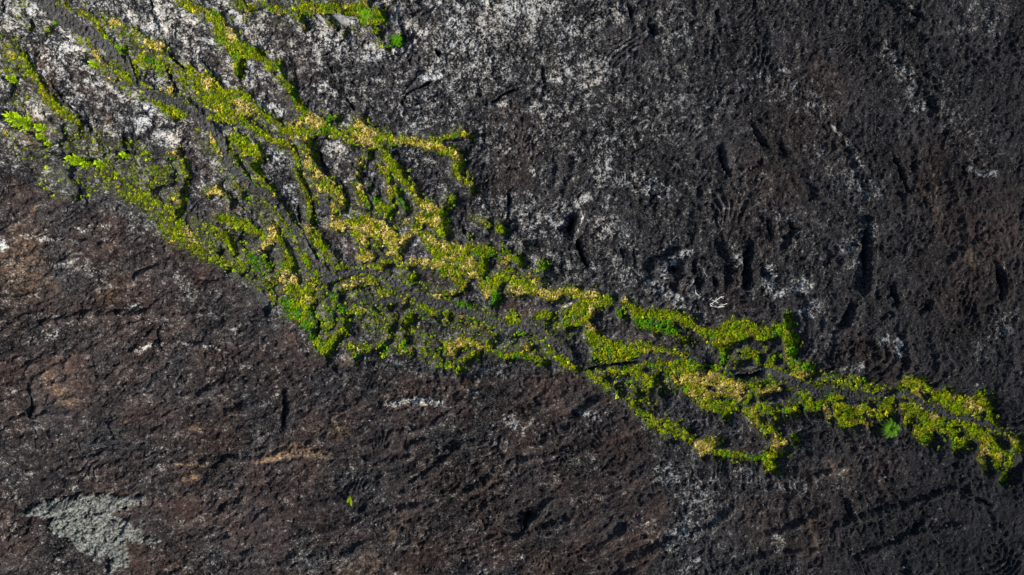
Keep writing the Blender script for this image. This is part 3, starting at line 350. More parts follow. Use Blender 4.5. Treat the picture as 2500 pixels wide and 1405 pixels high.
LICH = np.clip(np.maximum(LICH*np.clip(1.0 + .8*lmod, .3, 1.2), bgl*np.clip(.85 + lmod, .12, 1.2)), 0, 1)*(1 - .8*CORE)
SOIL = np.clip(DEN*1.9, 0, 1)

# ------------------------------------------------------------------ relief
H = .35*fbm(X, Y, 26, 2, 61)
LOWs = LOW + .5*RAG
H += .75*sstep(-3, 16, LOWs) + .35*sstep(10, 55, LOWs)           # flows stand above the grown-over hollows
rock = sstep(-6, 8, LOWs)
# folds: warped ridged noise; folds of the lower flow lie across, those of the right flow stand upright
ang_lo, ang_hi = R(16), R(98)
def aniso(a, s_along, s_across, seed, lam, octs):
    ca, sa = math.cos(a), math.sin(a)
    wx = X + 1.6*fbm(X, Y, 7, 3, seed); wy = Y + 1.6*fbm(X, Y, 7, 3, seed + 5)
    return ridged((wx*ca + wy*sa)/s_along, (-wx*sa + wy*ca)/s_across, lam, octs, seed + 9)
f_lo = aniso(ang_lo, 2.6, 1, 71, 3.6, 3); f_hi = aniso(ang_hi, 2.2, 1, 83, 3.8, 3); f_md = aniso(R(-35), 2.2, 1, 95, 3.2, 3)
wv_ = sstep(-.35, .35, fbm(X, Y, 11, 2, 99)); wr = sstep(1000, 1700, U)*(1 - BFLOW)*(.25 + .75*wv_); wl_ = BFLOW*(.5 + .5*wv_); wm = np.clip(1 - wr - wl_, 0, 1)
H += rock*(1.05*(f_lo - .5)*wl_ + .75*(f_hi - .5)*wr + .5*(f_md - .5)*wm)
ph = fbm(X + .6*WU*S, Y + .6*WV*S, 17, 3, 201, .45); pa = sstep(.08, .45, fbm(X, Y, 6, 3, 205))     # ropy folds nested along the old flow fronts
H += rock*pa*(.13*np.sin(2*np.pi*ph*13 + 3.0*fbm(X, Y, 2.2, 3, 207)))*(1 - .4*BFLOW)
ph2 = fbm(X, Y, 11, 3, 211, .5); H += rock*sstep(.1, .45, fbm(X, Y, 5, 3, 215))*.08*np.sin(2*np.pi*ph2*16 + 3.0*fbm(X, Y, 2.0, 3, 217))
# clinker blocks at hand scale, broken along joints
def turn(a, st): ca, sa = math.cos(a), math.sin(a); return (X*ca + Y*sa)/st, -X*sa + Y*ca
qw = .30*fbm(X, Y, 1.3, 2, 113); qz = .30*fbm(X, Y, 1.3, 2, 117)
ax, ay = turn(R(32), 1.7); b_id, b_ed, b_ti = worley(ax + qw, ay + qz, .62, 5)
ax, ay = turn(R(70), 1.25); d_id, d_ed, d_ti = worley(ax + qw, ay + qz, .55, 9)
s_id, s_ed, s_ti = worley(X + .5*qw, Y + .5*qz, .36, 15)
kb = BFLOW; blk = (.20*(b_id - .5) + .22*b_ti)*kb + (.20*(d_id - .5) + .22*d_ti)*(1 - kb) + .10*(s_id - .5) + .09*s_ti
fine = fbm(X, Y, .8, 3, 111, .6); c1 = fine; amp = .8 + .9*fbm(X, Y, 5, 3, 141)
amp = np.clip(amp, .25, 1.7)
rd = ridged(X*.9 + qw, Y + qz, 1.5, 2, 151)
H += (.35 + .65*rock)*(amp*(.9*blk + .13*fine) + .10*(rd - .5))*(1 - .5*CORE)*(1 - .45*TANM)
H += .10*CORE*(s_id - .5) + .10*CORE*fbm(X, Y, .5, 2, 161) - .16*CORE*sstep(.16, 0, b_ed)
for cu, cv, sq, tilt, lam, reach, hh in ROPES:
    if reach <= 0: continue
    c0 = np.searchsorted(gu, cu - reach*1.8); c1_ = np.searchsorted(gu, cu + reach*1.8); r0 = np.searchsorted(-gv, -(cv + reach*1.8)); r1 = np.searchsorted(-gv, -(cv - reach*1.8))
    sl = (slice(r0, r1), slice(c0, c1_)); a = R(tilt)
    du = U[sl] + 3*WU[sl] - cu; dv = V[sl] + 3*WV[sl] - cv
    p = du*math.cos(a) + dv*math.sin(a); q = (-du*math.sin(a) + dv*math.cos(a))/sq
    r = np.hypot(p, q); fo = sstep(reach, reach*.55, r)*rock[sl]
    H[sl] += .5*hh*fo*np.sin(2*np.pi*r/lam + 5*bn[sl])*sstep(-.15, .35, fbm(X[sl], Y[sl], 3.2, 2, 181) + .35*np.cos(np.arctan2(q, p) - a - cu))
for hh, ch in RIDGES:
    ch = [c for c in ch if c[2] > 0]
    if not ch: continue
    sl, sd = stroke_sd(ch, 22); m = sstep(9, -3, sd + .5*RAG[sl]); H[sl] += .8*hh*m*(.75 + .5*fine[sl])
for dd, ch in CRACKS:
    ch = [(ch[0][0], ch[0][1], .3)] + [(.5*a[0] + .5*b[0] + random.uniform(-3, 3), .5*(a[1] + b[1]), .5*(a[2] + b[2])*random.uniform(.5, 1.3)) for a, b in zip(ch[:-1], ch[1:])] + [(ch[-1][0], ch[-1][1], .3)]
    sl, sd = stroke_sd(ch, 18); m = sstep(4.2, -2.6, sd + .85*RAG[sl]); H[sl] -= (1.7 if max(c[2] for c in ch) < 4.2 else 1.0)*dd*m*np.clip(.75 + 1.2*fbm(X[sl], Y[sl], 1.6, 2, 191), .25, 1.2)
    LICH[sl] *= 1 - m; DEN[sl] *= 1 - m
    if dd > .65:                                       # the lip on the sunny side stands higher
        s2, sd2 = stroke_sd([(a + 8 + c, b + 2, c + 1) for a, b, c in ch], 30); H[s2] += .45*dd*sstep(16, 0, sd2 + .5*RAG[s2])
H += .35*PAL + .10*PAL*ridged(X, Y, 1.1, 2, 171)
H += -.15*sstep(.3, .9, SOIL)
far = np.maximum(np.abs(X) - 63, np.abs(Y) - 36.3); H = np.where(far > 0, H*np.clip(1 - far/60, .15, 1) + .6*(1 - np.clip(1 - far/60, .15, 1)), H)
H = H.astype(np.float32)
HMEAN = float(np.mean(H[(np.abs(X) < 60) & (np.abs(Y) < 33)])); H -= HMEAN
def ground_z(x, y):
    x = np.asarray(x, float); y = np.asarray(y, float)
    c = np.clip(np.searchsorted(gx, x) - 1, 0, NX - 2); r = np.clip(np.searchsorted(gy, y) - 1, 0, NY - 2)
    tx = (x - gx[c])/(gx[c + 1] - gx[c]); ty = (y - gy[r])/(gy[r + 1] - gy[r])
    return (H[r, c]*(1 - tx) + H[r, c + 1]*tx)*(1 - ty) + (H[r + 1, c]*(1 - tx) + H[r + 1, c + 1]*tx)*ty
def field(A, x, y):
    c = np.clip(np.searchsorted(gx, x) - 1, 0, NX - 1); r = np.clip(np.searchsorted(gy, y) - 1, 0, NY - 1); return A[r, c]

# ------------------------------------------------------------------ materials
def new_mat(name):
    m = bpy.data.materials.new(name); m.use_nodes = True; m.node_tree.nodes.clear(); return m, m.node_tree.nodes, m.node_tree.links
class G:
    def __init__(s, nt): s.n = nt.nodes; s.l = nt.links
    def node(s, t, **k):
        x = s.n.new(t)
        for a, b in k.items(): setattr(x, a, b)
        return x
    def put(s, sock, v):
        if isinstance(v, (int, float)): sock.default_value = v
        elif isinstance(v, tuple): sock.default_value = v if len(v) != 3 or sock.type == 'VECTOR' else (*v, 1)
        else: s.l.new(v, sock)
    def math(s, op, a, b=0.0, c=None, clamp=False):
        x = s.node('ShaderNodeMath', operation=op, use_clamp=clamp); s.put(x.inputs[0], a); s.put(x.inputs[1], b)
        if c is not None: s.put(x.inputs[2], c)
        return x.outputs[0]
    def mix(s, f, a, b, blend='MIX'):
        x = s.node('ShaderNodeMix', data_type='RGBA', blend_type=blend); s.put(x.inputs[0], f); s.put(x.inputs[6], a); s.put(x.inputs[7], b); return x.outputs[2]
    def ramp(s, v, a, b, lo=0.0, hi=1.0):
        x = s.node('ShaderNodeMapRange', interpolation_type='SMOOTHSTEP'); s.put(x.inputs[0], v); s.put(x.inputs[1], a); s.put(x.inputs[2], b); s.put(x.inputs[3], lo); s.put(x.inputs[4], hi); return x.outputs[0]
    def noise(s, co, scale, detail=4, rough=.55, dist=0.0):
        x = s.node('ShaderNodeTexNoise'); s.put(x.inputs['Vector'], co); x.inputs['Scale'].default_value = scale; x.inputs['Detail'].default_value = detail; x.inputs['Roughness'].default_value = rough; x.inputs['Distortion'].default_value = dist; return x.outputs[0]
def lava_material(name, masks=True, base=((.0040,.0037,.0046), (.029,.0262,.0285)), lich=.3):
    m, n, l = new_mat(name); g = G(m.node_tree)
    co = g.node('ShaderNodeNewGeometry').outputs['Position']
    big = g.noise(co, .22, 5, .6); mid = g.noise(co, 1.3, 5, .65); hi = g.noise(co, 4.2, 4, .7); hi2 = g.noise(co, 7.5, 3, .7); grit = g.noise(co, 13, 2, .6)
    if masks:
        a = g.node('ShaderNodeAttribute', attribute_name='crust'); b = g.node('ShaderNodeAttribute', attribute_name='cover')
        sa = g.node('ShaderNodeSeparateColor'); l.new(a.outputs['Color'], sa.inputs[0]); sb = g.node('ShaderNodeSeparateColor'); l.new(b.outputs['Color'], sb.inputs[0])
        L, O, T = sa.outputs; GR, SO, DK = sb.outputs; PA = a.outputs['Alpha']
    else: L, O, T, GR, SO, DK, PA = lich, .45, 0.0, 0.0, 0.0, 0.0, 0.0
    pat = g.noise(co, .09, 4, .6)
    tone = g.math('ADD', g.math('ADD', g.math('MULTIPLY', mid, .28), g.math('MULTIPLY', hi, .34)), g.math('MULTIPLY', pat, .38))
    c = g.mix(g.ramp(tone, .41, .60), base[0], base[1])
    ox = g.math('MULTIPLY', O, g.ramp(g.math('ADD', g.math('MULTIPLY', big, .5), g.math('MULTIPLY', mid, .5)), .36, .60), clamp=True)
    c = g.mix(ox, c, g.mix(g.ramp(tone, .40, .62), (.012,.0075,.0068), (.078,.047,.038)))
    c = g.mix(g.math('MULTIPLY', T, g.ramp(g.math('ADD', g.math('MULTIPLY', mid, .6), g.math('MULTIPLY', hi, .4)), .38, .62), clamp=True), c, g.mix(g.ramp(hi, .3, .7), (.12,.076,.044), (.36,.225,.12)))
    c = g.mix(g.math('MULTIPLY', DK, .8), c, (.0095,.0105,.015))  # masked areas pulled towards blue-black
    # gravel and humus
    c = g.mix(GR, c, g.mix(g.ramp(tone, .40, .62), (.022,.023,.024), (.080,.081,.078)))
    c = g.mix(g.math('MULTIPLY', SO, g.ramp(mid, .32, .55)), c, g.mix(g.ramp(hi, .35, .65), (.016,.018,.008), (.070,.076,.020)))
    # thin film of lichen, then single pale grains
    c = g.mix(g.math('MULTIPLY', g.math('MULTIPLY', L, .55), g.ramp(g.math('ADD', g.math('MULTIPLY', mid, .5), g.math('MULTIPLY', hi, .5)), .42, .62), clamp=True), c, (.115,.120,.112))
    gr = g.noise(co, 6.3, 3, .75, .4)
    c = g.mix(g.math('MULTIPLY', g.ramp(gr, .53, .70, 0, .62), g.math('SUBTRACT', 1.0, g.math('MULTIPLY', DK, .6)), clamp=True), c, g.mix(O, (.20,.20,.205), (.14,.105,.09)))
    # lichen flecks: more of them, and larger, as the crust gets older
    fl = g.math('ADD', g.math('ADD', g.math('MULTIPLY', hi, .36), g.math('MULTIPLY', hi2, .26)), g.math('MULTIPLY', mid, .38))
    thr = g.math('SUBTRACT', .598, g.math('MULTIPLY', L, .145))
    fk = g.ramp(g.math('SUBTRACT', fl, thr), -.02, .075)
    fk = g.math('MULTIPLY', fk, g.math('ADD', .38, g.math('MULTIPLY', L, .75)), clamp=True)
    fk = g.math('MULTIPLY', fk, g.math('SUBTRACT', 1.0, g.math('MULTIPLY', SO, .7)), clamp=True)
    lc = g.mix(g.ramp(big, .4, .62), (.52,.525,.52), (.56,.52,.465))
    lc = g.mix(g.ramp(grit, .4, .65, 0, .6), lc, (.24,.24,.235))
    c = g.mix(fk, c, lc)
    c = g.mix(g.math('MULTIPLY', PA, g.ramp(g.math('ADD', g.math('MULTIPLY', mid, .5), g.math('MULTIPLY', hi, .5)), .36, .56)), c, g.mix(g.ramp(hi, .36, .66), (.060,.064,.060), (.25,.26,.235)))
    bs = g.node('ShaderNodeBsdfPrincipled'); l.new(c, bs.inputs['Base Color']); bs.inputs['Roughness'].default_value = .82
    if 'Diffuse Roughness' in bs.inputs: bs.inputs['Diffuse Roughness'].default_value = 1.0
    bs.inputs['Specular IOR Level'].default_value = .06
    bh = g.math('ADD', g.math('MULTIPLY', hi, .5), g.math('ADD', g.math('MULTIPLY', hi2, .35), g.math('MULTIPLY', grit, .2)))
    bp = g.node('ShaderNodeBump'); bp.inputs['Strength'].default_value = .9; bp.inputs['Distance'].default_value = .20; l.new(bh, bp.inputs['Height']); l.new(bp.outputs[0], bs.inputs['Normal'])
    o = g.node('ShaderNodeOutputMaterial'); l.new(bs.outputs[0], o.inputs[0]); return m
def leaf_material(name, sat=1.0):
    m, n, l = new_mat(name); g = G(m.node_tree)
    at = g.node('ShaderNodeAttribute', attribute_name='tint'); co = g.node('ShaderNodeNewGeometry').outputs['Position']
    c = g.mix(g.ramp(g.noise(co, 3.0, 3), .35, .65), at.outputs['Color'], g.mix(.15, at.outputs['Color'], (.05,.06,.008)))
    df = g.node('ShaderNodeBsdfDiffuse'); l.new(c, df.inputs[0]); tr = g.node('ShaderNodeBsdfTranslucent'); l.new(c, tr.inputs[0])
    mx = g.node('ShaderNodeMixShader'); mx.inputs[0].default_value = .28; l.new(df.outputs[0], mx.inputs[1]); l.new(tr.outputs[0], mx.inputs[2])
    o = g.node('ShaderNodeOutputMaterial'); l.new(mx.outputs[0], o.inputs[0]); return m
def plain_material(name, ca, cb, scale=6.0, rough=.8):
    m, n, l = new_mat(name); g = G(m.node_tree); co = g.node('ShaderNodeNewGeometry').outputs['Position']; nz = g.noise(co, scale, 4, .6)
    bs = g.node('ShaderNodeBsdfPrincipled'); l.new(g.mix(g.ramp(nz, .35, .65), ca, cb), bs.inputs['Base Color']); bs.inputs['Roughness'].default_value = rough
    bp = g.node('ShaderNodeBump'); bp.inputs['Strength'].default_value = .5; bp.inputs['Distance'].default_value = .03; l.new(nz, bp.inputs['Height']); l.new(bp.outputs[0], bs.inputs['Normal'])
    o = g.node('ShaderNodeOutputMaterial'); l.new(bs.outputs[0], o.inputs[0]); return m
M_LAVA = lava_material('lava_crust'); M_STONE = lava_material('loose_lava', False, lich=.35); M_GRAVEL_STONE = lava_material('channel_stone', False, ((.045,.045,.046), (.085,.084,.082)), .2)
M_LEAF = leaf_material('leaf'); M_BARK = plain_material('bark', (.07,.05,.035), (.16,.12,.09)); M_DEAD = plain_material('bleached_wood', (.50,.48,.44), (.72,.70,.66))
M_SLAB = plain_material('pale_slab', (.15,.145,.135), (.34,.33,.31), 3.0)

# ------------------------------------------------------------------ mesh helpers
def mesh_np(name, co, idx, per, mat, smooth=False, attrs=None):
    me = bpy.data.meshes.new(name); nf = len(idx)//per
    me.vertices.add(len(co)); me.vertices.foreach_set('co', np.ascontiguousarray(co, np.float32).ravel())
    me.loops.add(len(idx)); me.loops.foreach_set('vertex_index', np.ascontiguousarray(idx, np.int32))
    me.polygons.add(nf); me.polygons.foreach_set('loop_start', np.arange(nf, dtype=np.int32)*per)
    if smooth: me.polygons.foreach_set('use_smooth', np.ones(nf, bool))
    for k, v in (attrs or {}).items():
        at = me.attributes.new(k, 'FLOAT_COLOR', 'POINT'); at.data.foreach_set('color', np.ascontiguousarray(v, np.float32).ravel())
    me.update(calc_edges=True); me.materials.append(mat); return me
def link(name, me, parent=None, loc=(0, 0, 0), rot=(0, 0, 0), scale=(1, 1, 1)):
    o = bpy.data.objects.new(name, me); COL.objects.link(o); o.location = loc; o.rotation_euler = rot; o.scale = scale
    if parent: o.parent = parent
    return o
def tag(o, label=None, cat=None, group=None, kind=None):
    if label: o['label'] = label
    if cat: o['category'] = cat
    if group: o['group'] = group
    if kind: o['kind'] = kind
    return o

# ------------------------------------------------------------------ ground: one relief sheet, cut along the borders of its kinds
vid = np.arange(NX*NY, dtype=np.int32).reshape(NY, NX)
quads = np.stack([vid[:-1, :-1], vid[:-1, 1:], vid[1:, 1:], vid[1:, :-1]], -1).reshape(-1, 4)
ccell = lambda A: (A[:-1, :-1] + A[1:, 1:] + A[1:, :-1] + A[:-1, 1:]).reshape(-1)/4
qP = ccell(PAL) > .5; qC = (ccell(CORE) > .5) & ~qP; qB = (ccell(BFLOW) > .5) & ~qP & ~qC
CO = np.stack([X, Y, H], -1).reshape(-1, 3)
crust = np.stack([LICH, OXI, TANM, PAL], -1).reshape(-1, 4); cover = np.stack([np.clip(GRAV, 0, 1)*(1 - .75*TANM), SOIL*(1 - .7*CORE), DARKM, np.ones_like(X)], -1).reshape(-1, 4)
for nm, sel, lab in (('lava_field', ~(qP | qC | qB), 'dark grey lava field speckled with pale lichen'), ('brown_lava_flow', qB, 'rough brown lava flow covering the lower left'), ('gravel_channel', qC, 'dry grey gravel channel winding between the plants'), ('pale_lava_crust', qP, 'pale grey crust patch with a ragged edge on the brown lava')):
    q = quads[sel]; used = np.unique(q); rm = np.zeros(NX*NY, np.int32); rm[used] = np.arange(len(used))
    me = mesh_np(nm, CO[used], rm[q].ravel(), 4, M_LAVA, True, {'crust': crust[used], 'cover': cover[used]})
    tag(link(nm, me), lab, None, None, 'structure')

# ------------------------------------------------------------------ loose stones (beyond counting)
def rock_proto(k):
    r = np.random.default_rng(900 + k); t = (1 + 5**.5)/2
    v = np.array([(-1,t,0),(1,t,0),(-1,-t,0),(1,-t,0),(0,-1,t),(0,1,t),(0,-1,-t),(0,1,-t),(t,0,-1),(t,0,1),(-t,0,-1),(-t,0,1)])/1.9
    f = np.array([(0,11,5),(0,5,1),(0,1,7),(0,7,10),(0,10,11),(1,5,9),(5,11,4),(11,10,2),(10,7,6),(7,1,8),(3,9,4),(3,4,2),(3,2,6),(3,6,8),(3,8,9),(4,9,5),(2,4,11),(6,2,10),(8,6,7),(9,8,1)])
    v = v*r.uniform(.65, 1.25, (12, 1))*np.array([r.uniform(.9, 1.4), r.uniform(.7, 1.1), r.uniform(.45, .8)]); return v, f
def scatter(name, protos, x, y, z, sz, mat, tint=None, tilt=0.0, zs=None, cvar=.0):
    cos, ids, cols = [], [], []; base = 0; k = rng.integers(0, len(protos), len(x))
    for i, pr in enumerate(protos):
        v, f = pr[0], pr[1]; sel = np.where(k == i)[0]
        if not len(sel): continue
        a = rng.uniform(0, 2*np.pi, len(sel)); ca, sa = np.cos(a)[:, None], np.sin(a)[:, None]; s = sz[sel][:, None]
        vx = v[None, :, 0]; vy = v[None, :, 1]; vz = v[None, :, 2]*np.ones((len(sel), 1))
        if zs is not None: vz = vz*zs[sel][:, None]
        q = np.stack([(vx*ca - vy*sa)*s, (vx*sa + vy*ca)*s, vz*s], -1)
        if tilt:
            tx = rng.normal(0, tilt, (len(sel), 1)); ty = rng.normal(0, tilt, (len(sel), 1)); q[..., 2] += q[..., 0]*tx + q[..., 1]*ty
        q += np.stack([x[sel], y[sel], z[sel]], -1)[:, None, :]
        ids.append((f[None] + (base + np.arange(len(sel))*len(v))[:, None, None]).reshape(-1)); cos.append(q.reshape(-1, 3)); base += len(sel)*len(v)
        if tint is not None:
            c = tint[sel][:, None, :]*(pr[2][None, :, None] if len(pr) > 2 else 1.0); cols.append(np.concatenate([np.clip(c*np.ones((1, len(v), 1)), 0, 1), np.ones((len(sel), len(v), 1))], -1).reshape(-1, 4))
    me = mesh_np(name, np.concatenate(cos), np.concatenate(ids), 3, mat, False, {'tint': np.concatenate(cols)} if tint is not None else None)
    return me
rocks = [rock_proto(k) for k in range(10)]
cx = rng.uniform(-62, 62, 120000); cy = rng.uniform(-35.5, 35.5, 120000)
inC = field(CORE, cx, cy) > .4; pick = np.where(inC)[0][:7000]
sz = np.exp(rng.normal(math.log(.085), .5, len(pick))).clip(.03, .34)
tag(link('channel_rubble', scatter('channel_rubble', rocks, cx[pick], cy[pick], ground_z(cx[pick], cy[pick]) + .1*sz, sz, M_GRAVEL_STONE, tilt=.2)), 'loose grey rubble strewn along the dry channel beds', 'rubble', None, 'stuff')
lr = np.where(~inC & (field(DEN, cx, cy) < .3) & (rng.uniform(0, 1, len(cx)) < .22*(1 - .6*field(PAL, cx, cy))))[0][:10000]
sz = np.exp(rng.normal(math.log(.095), .45, len(lr))).clip(.04, .36)
tag(link('lava_clinker', scatter('lava_clinker', rocks, cx[lr], cy[lr], ground_z(cx[lr], cy[lr]) + .05*sz, sz, M_STONE, tilt=.2)), 'broken lava clinker scattered over the bare flows', 'clinker', None, 'stuff')

# ------------------------------------------------------------------ low growth (beyond counting)
def fern_proto(k, nf=8, wide=.21):
    r = np.random.default_rng(100 + k); v, f, c = [], [], []
    for i in range(nf):
        a = 2*np.pi*(i + r.uniform(-.35, .35))/nf; L = r.uniform(.65, 1.1); h = r.uniform(.35, .75); dr = r.uniform(.1, .55); wd = wide*r.uniform(.7, 1.3)
        d = np.array([math.cos(a), math.sin(a), 0]); n = np.array([-d[1], d[0], 0]); b = len(v); cc = r.uniform(.7, 1.2)
        p0 = d*.03 + np.array([0, 0, -.1]); p1 = d*L*.5 + np.array([0, 0, h]); p2 = d*L + np.array([0, 0, h*(1 - dr)])
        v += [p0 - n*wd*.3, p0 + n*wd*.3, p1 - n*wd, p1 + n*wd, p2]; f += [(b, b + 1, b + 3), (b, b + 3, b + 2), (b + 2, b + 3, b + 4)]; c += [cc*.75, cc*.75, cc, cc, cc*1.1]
    return np.array(v), np.array(f), np.array(c)
def grass_proto(k, nb=12):
    r = np.random.default_rng(200 + k); v, f, c = [], [], []
    for i in range(nb):
        a = r.uniform(0, 2*np.pi); a2 = r.uniform(0, 2*np.pi); L = r.uniform(.5, 1.15); h = r.uniform(.35, .95); wd = r.uniform(.05, .11); rad = r.uniform(0, .45)
        d = np.array([math.cos(a), math.sin(a), 0]); n = np.array([-d[1], d[0], 0]); o = np.array([math.cos(a2)*rad, math.sin(a2)*rad, -.08]); b = len(v); cc = r.uniform(.7, 1.25)
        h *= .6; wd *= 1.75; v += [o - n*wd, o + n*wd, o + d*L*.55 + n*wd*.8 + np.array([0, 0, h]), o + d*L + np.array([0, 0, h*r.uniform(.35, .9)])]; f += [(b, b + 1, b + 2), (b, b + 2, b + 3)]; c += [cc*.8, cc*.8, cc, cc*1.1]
    return np.array(v), np.array(f), np.array(c)
ferns = [fern_proto(k) for k in range(10)]; grasses = [grass_proto(k) for k in range(10)]
g_st = .158
nx_, ny_ = int(123/g_st), int(70/g_st)
vx, vy = np.meshgrid(np.linspace(-61.5, 61.5, nx_), np.linspace(-35, 35, ny_)); vx = vx.ravel(); vy = vy.ravel()
vx = vx + rng.uniform(-.5, .5, len(vx))*g_st; vy = vy + rng.uniform(-.5, .5, len(vy))*g_st
dn = field(DEN, vx, vy); gl = field(GOLD, vx, vy); em = field(EMER, vx, vy)
clump = fbm(vx, vy, .9, 3, 401); clump2 = fbm(vx, vy, 2.6, 2, 411)
clump3 = fbm(vx, vy, .45, 2, 417)
pr = np.clip(dn*.76 + (.7*clump + .35*clump2 + .5*clump3)*sstep(.02, .3, dn)*(1.3 - .6*dn), 0, 1)
pr = np.where(dn < .5, pr*.85, pr)**1.2
keep = rng.uniform(0, 1, len(vx)) < np.where(dn > .03, pr, 0)
keep &= (~((np.abs(vx) > 61.4) | (np.abs(vy) > 34.9)))
vx, vy, dn, gl, em = vx[keep], vy[keep], dn[keep], gl[keep], em[keep]
kn = fbm(vx, vy, 1.5, 3, 421); kn2 = fbm(vx, vy, 1.1, 3, 431)
isG = (gl + .75*kn + rng.normal(0, .14, len(vx))) > .50; isE = ~isG & ((em + .8*kn2 + rng.normal(0, .14, len(vx))) > .42)
tint = np.zeros((len(vx), 3)); nrm = rng.normal(0, 1, (len(vx), 1)); u1 = rng.uniform(0, 1, (len(vx), 1))
GREEN = np.array([.225,.315,.0085]); YELL = np.array([.36,.36,.010]); OLIVE = np.array([.15,.155,.021]); EMR = np.array([.085,.26,.0065]); STRAW = np.array([.70,.555,.215]); OCHRE = np.array([.60,.50,.055]); SAGE = np.array([.14,.21,.09])
tint[:] = np.where(u1 < .28, .35*GREEN + .65*OLIVE, np.where((u1 - .28)/.72 + .9*kn[:, None] > .62, YELL, GREEN))
tint[isE] = np.where(u1[isE] < .8, EMR, SAGE); tint[isG] = np.where(u1[isG] < .5, STRAW, OCHRE)
sp = (dn < .5) & ~isG & ~isE; tint[sp] = np.where(u1[sp] < .3, OLIVE, GREEN*1.1)
tuft_tone = rng.uniform(0, 1, len(vx)); tint[(tuft_tone > .86) & ~isG] *= np.array([1.7, 1.55, 1.2]); tint[tuft_tone < .18] *= .55
tint *= np.clip(1 + .24*nrm, .4, 1.7)
vz = ground_z(vx, vy)
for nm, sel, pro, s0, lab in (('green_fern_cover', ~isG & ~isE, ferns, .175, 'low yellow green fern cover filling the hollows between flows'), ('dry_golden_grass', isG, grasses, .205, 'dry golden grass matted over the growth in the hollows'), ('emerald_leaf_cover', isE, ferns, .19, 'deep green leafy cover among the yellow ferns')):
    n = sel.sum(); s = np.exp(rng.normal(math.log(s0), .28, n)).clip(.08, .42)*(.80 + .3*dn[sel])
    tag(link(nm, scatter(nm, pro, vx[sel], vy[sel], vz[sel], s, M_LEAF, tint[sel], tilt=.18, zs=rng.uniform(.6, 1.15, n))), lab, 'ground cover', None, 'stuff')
    print('PLANTS', nm, n)

# ------------------------------------------------------------------ single bushes standing out of the growth
def bush_mesh(name, k, col, nl=46):
    r = np.random.default_rng(500 + k); v, f, c = [], [], []
    for i in range(nl):
        a = r.uniform(0, 2*np.pi); el = r.uniform(.15, 1.4); L = r.uniform(.6, 1.05); wd = r.uniform(.09, .17); cc = r.uniform(.65, 1.3)
        d = np.array([math.cos(a)*math.cos(el), math.sin(a)*math.cos(el), math.sin(el)*.85]); n = np.array([-math.sin(a), math.cos(a), 0]); b = len(v)
        p0 = d*.12 - np.array([0, 0, .15]); p1 = d*L*.6; p2 = d*L*np.array([1.15, 1.15, .72])
        v += [p0 - n*wd*.35, p0 + n*wd*.35, p1 - n*wd, p1 + n*wd, p2]; f += [(b, b + 1, b + 3), (b, b + 3, b + 2), (b + 2, b + 3, b + 4)]
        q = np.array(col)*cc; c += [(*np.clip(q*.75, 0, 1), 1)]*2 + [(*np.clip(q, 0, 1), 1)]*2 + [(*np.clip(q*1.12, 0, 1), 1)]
    return mesh_np(name, np.array(v), np.array(f).ravel(), 3, M_LEAF, False, {'tint': np.array(c)})
BM = {'yellow green': [bush_mesh('leafy_bush', k, (.26,.355,.009)) for k in range(4)], 'deep green': [bush_mesh('leafy_bush', 10 + k, (.085,.24,.0075)) for k in range(3)], 'dry golden': [bush_mesh('leafy_bush', 20 + k, (.68,.55,.17)) for k in range(3)]}
REG = [((340,150),'oval patch right of the upper channel crack'), ((250,90),'strip along the upper left channel'), ((545,60),'bright band at the top left'), ((580,150),'hook of growth around the small dark mound'), ((700,215),'thin chain below the hook'), ((820,12),'fringe along the top edge'), ((900,35),'thicket beside the pale slab'), ((510,230),'golden slope left of the thin chain'), ((600,365),'patch between channel and grey ridge'), ((720,420),'narrow strand left of the domed lava'), ((790,450),'golden column under the domed lava'), ((880,325),'golden fan above the domed lava'), ((1090,370),'thin golden tongue into the dark lava'), ((965,430),'twin strands running down from the golden fan'), ((350,490),'dotted field on the left'), ((570,550),'green arc on the left slope'), ((640,640),'slope above the brown flow'), ((690,690),'straw patch above the green corner'), ((735,775),'dense green corner against the brown flow'), ((790,850),'tip at the foot of the green corner'), ((780,590),'bank right of the main channel'), ((910,570),'golden meadow in the middle'), ((1060,540),'golden cross right of the middle meadow'), ((1140,650),'dense middle thicket of gold and green'), ((1205,710),'point south of the middle thicket'), ((1290,690),'loose patch east of the middle thicket'), ((1380,720),'golden band along the dark upper flow'), ((1110,860),'golden mound beside the brown flow'), ((1300,870),'strip along the brown flow margin'), ((1420,765),'bank north of the long black fissure'), ((1490,850),'green wedge above the long black fissure'), ((1610,785),'green bank under the bleached branches'), ((1800,815),'thicket left of the green arch'), ((1935,840),'green arch at the right'), ((1740,935),'golden meadow under the black hollow'), ((1600,915),'strip below the long black fissure'), ((1640,1050),'long tongue down to the brown flow'), ((1730,1095),'golden corner at the foot of the tongue'), ((1900,1090),'straw strand dropping to the dark lava'), ((1850,1030),'small gold triangle'), ((1970,910),'clump where the arch meets the channel'), ((2080,1010),'block south of the right channel'), ((2240,945),'knob above the right channel'), ((2290,1050),'ragged block at the right'), ((2370,990),'golden block near the right edge'), ((2450,1110),'last clump at the right edge')]
ra = np.array([a for a, b in REG], float)
bx, by = rng.uniform(-61, 61, 60000), rng.uniform(-34.6, 34.6, 60000); bd_ = field(DEN, bx, by); ok = bd_ > .72; bx, by, bd_ = bx[ok], by[ok], bd_[ok]
chosen = []; cell = {}
for x, y in zip(bx, by):
    ci = (int(x//1.15), int(y//1.15)); good = True
    for i in (-1, 0, 1):
        for j in (-1, 0, 1):
            for (a, b) in cell.get((ci[0] + i, ci[1] + j), ()):
                if (a - x)**2 + (b - y)**2 < 1.15**2: good = False
    if good: cell.setdefault(ci, []).append((x, y)); chosen.append((x, y))
    if len(chosen) >= 285: break
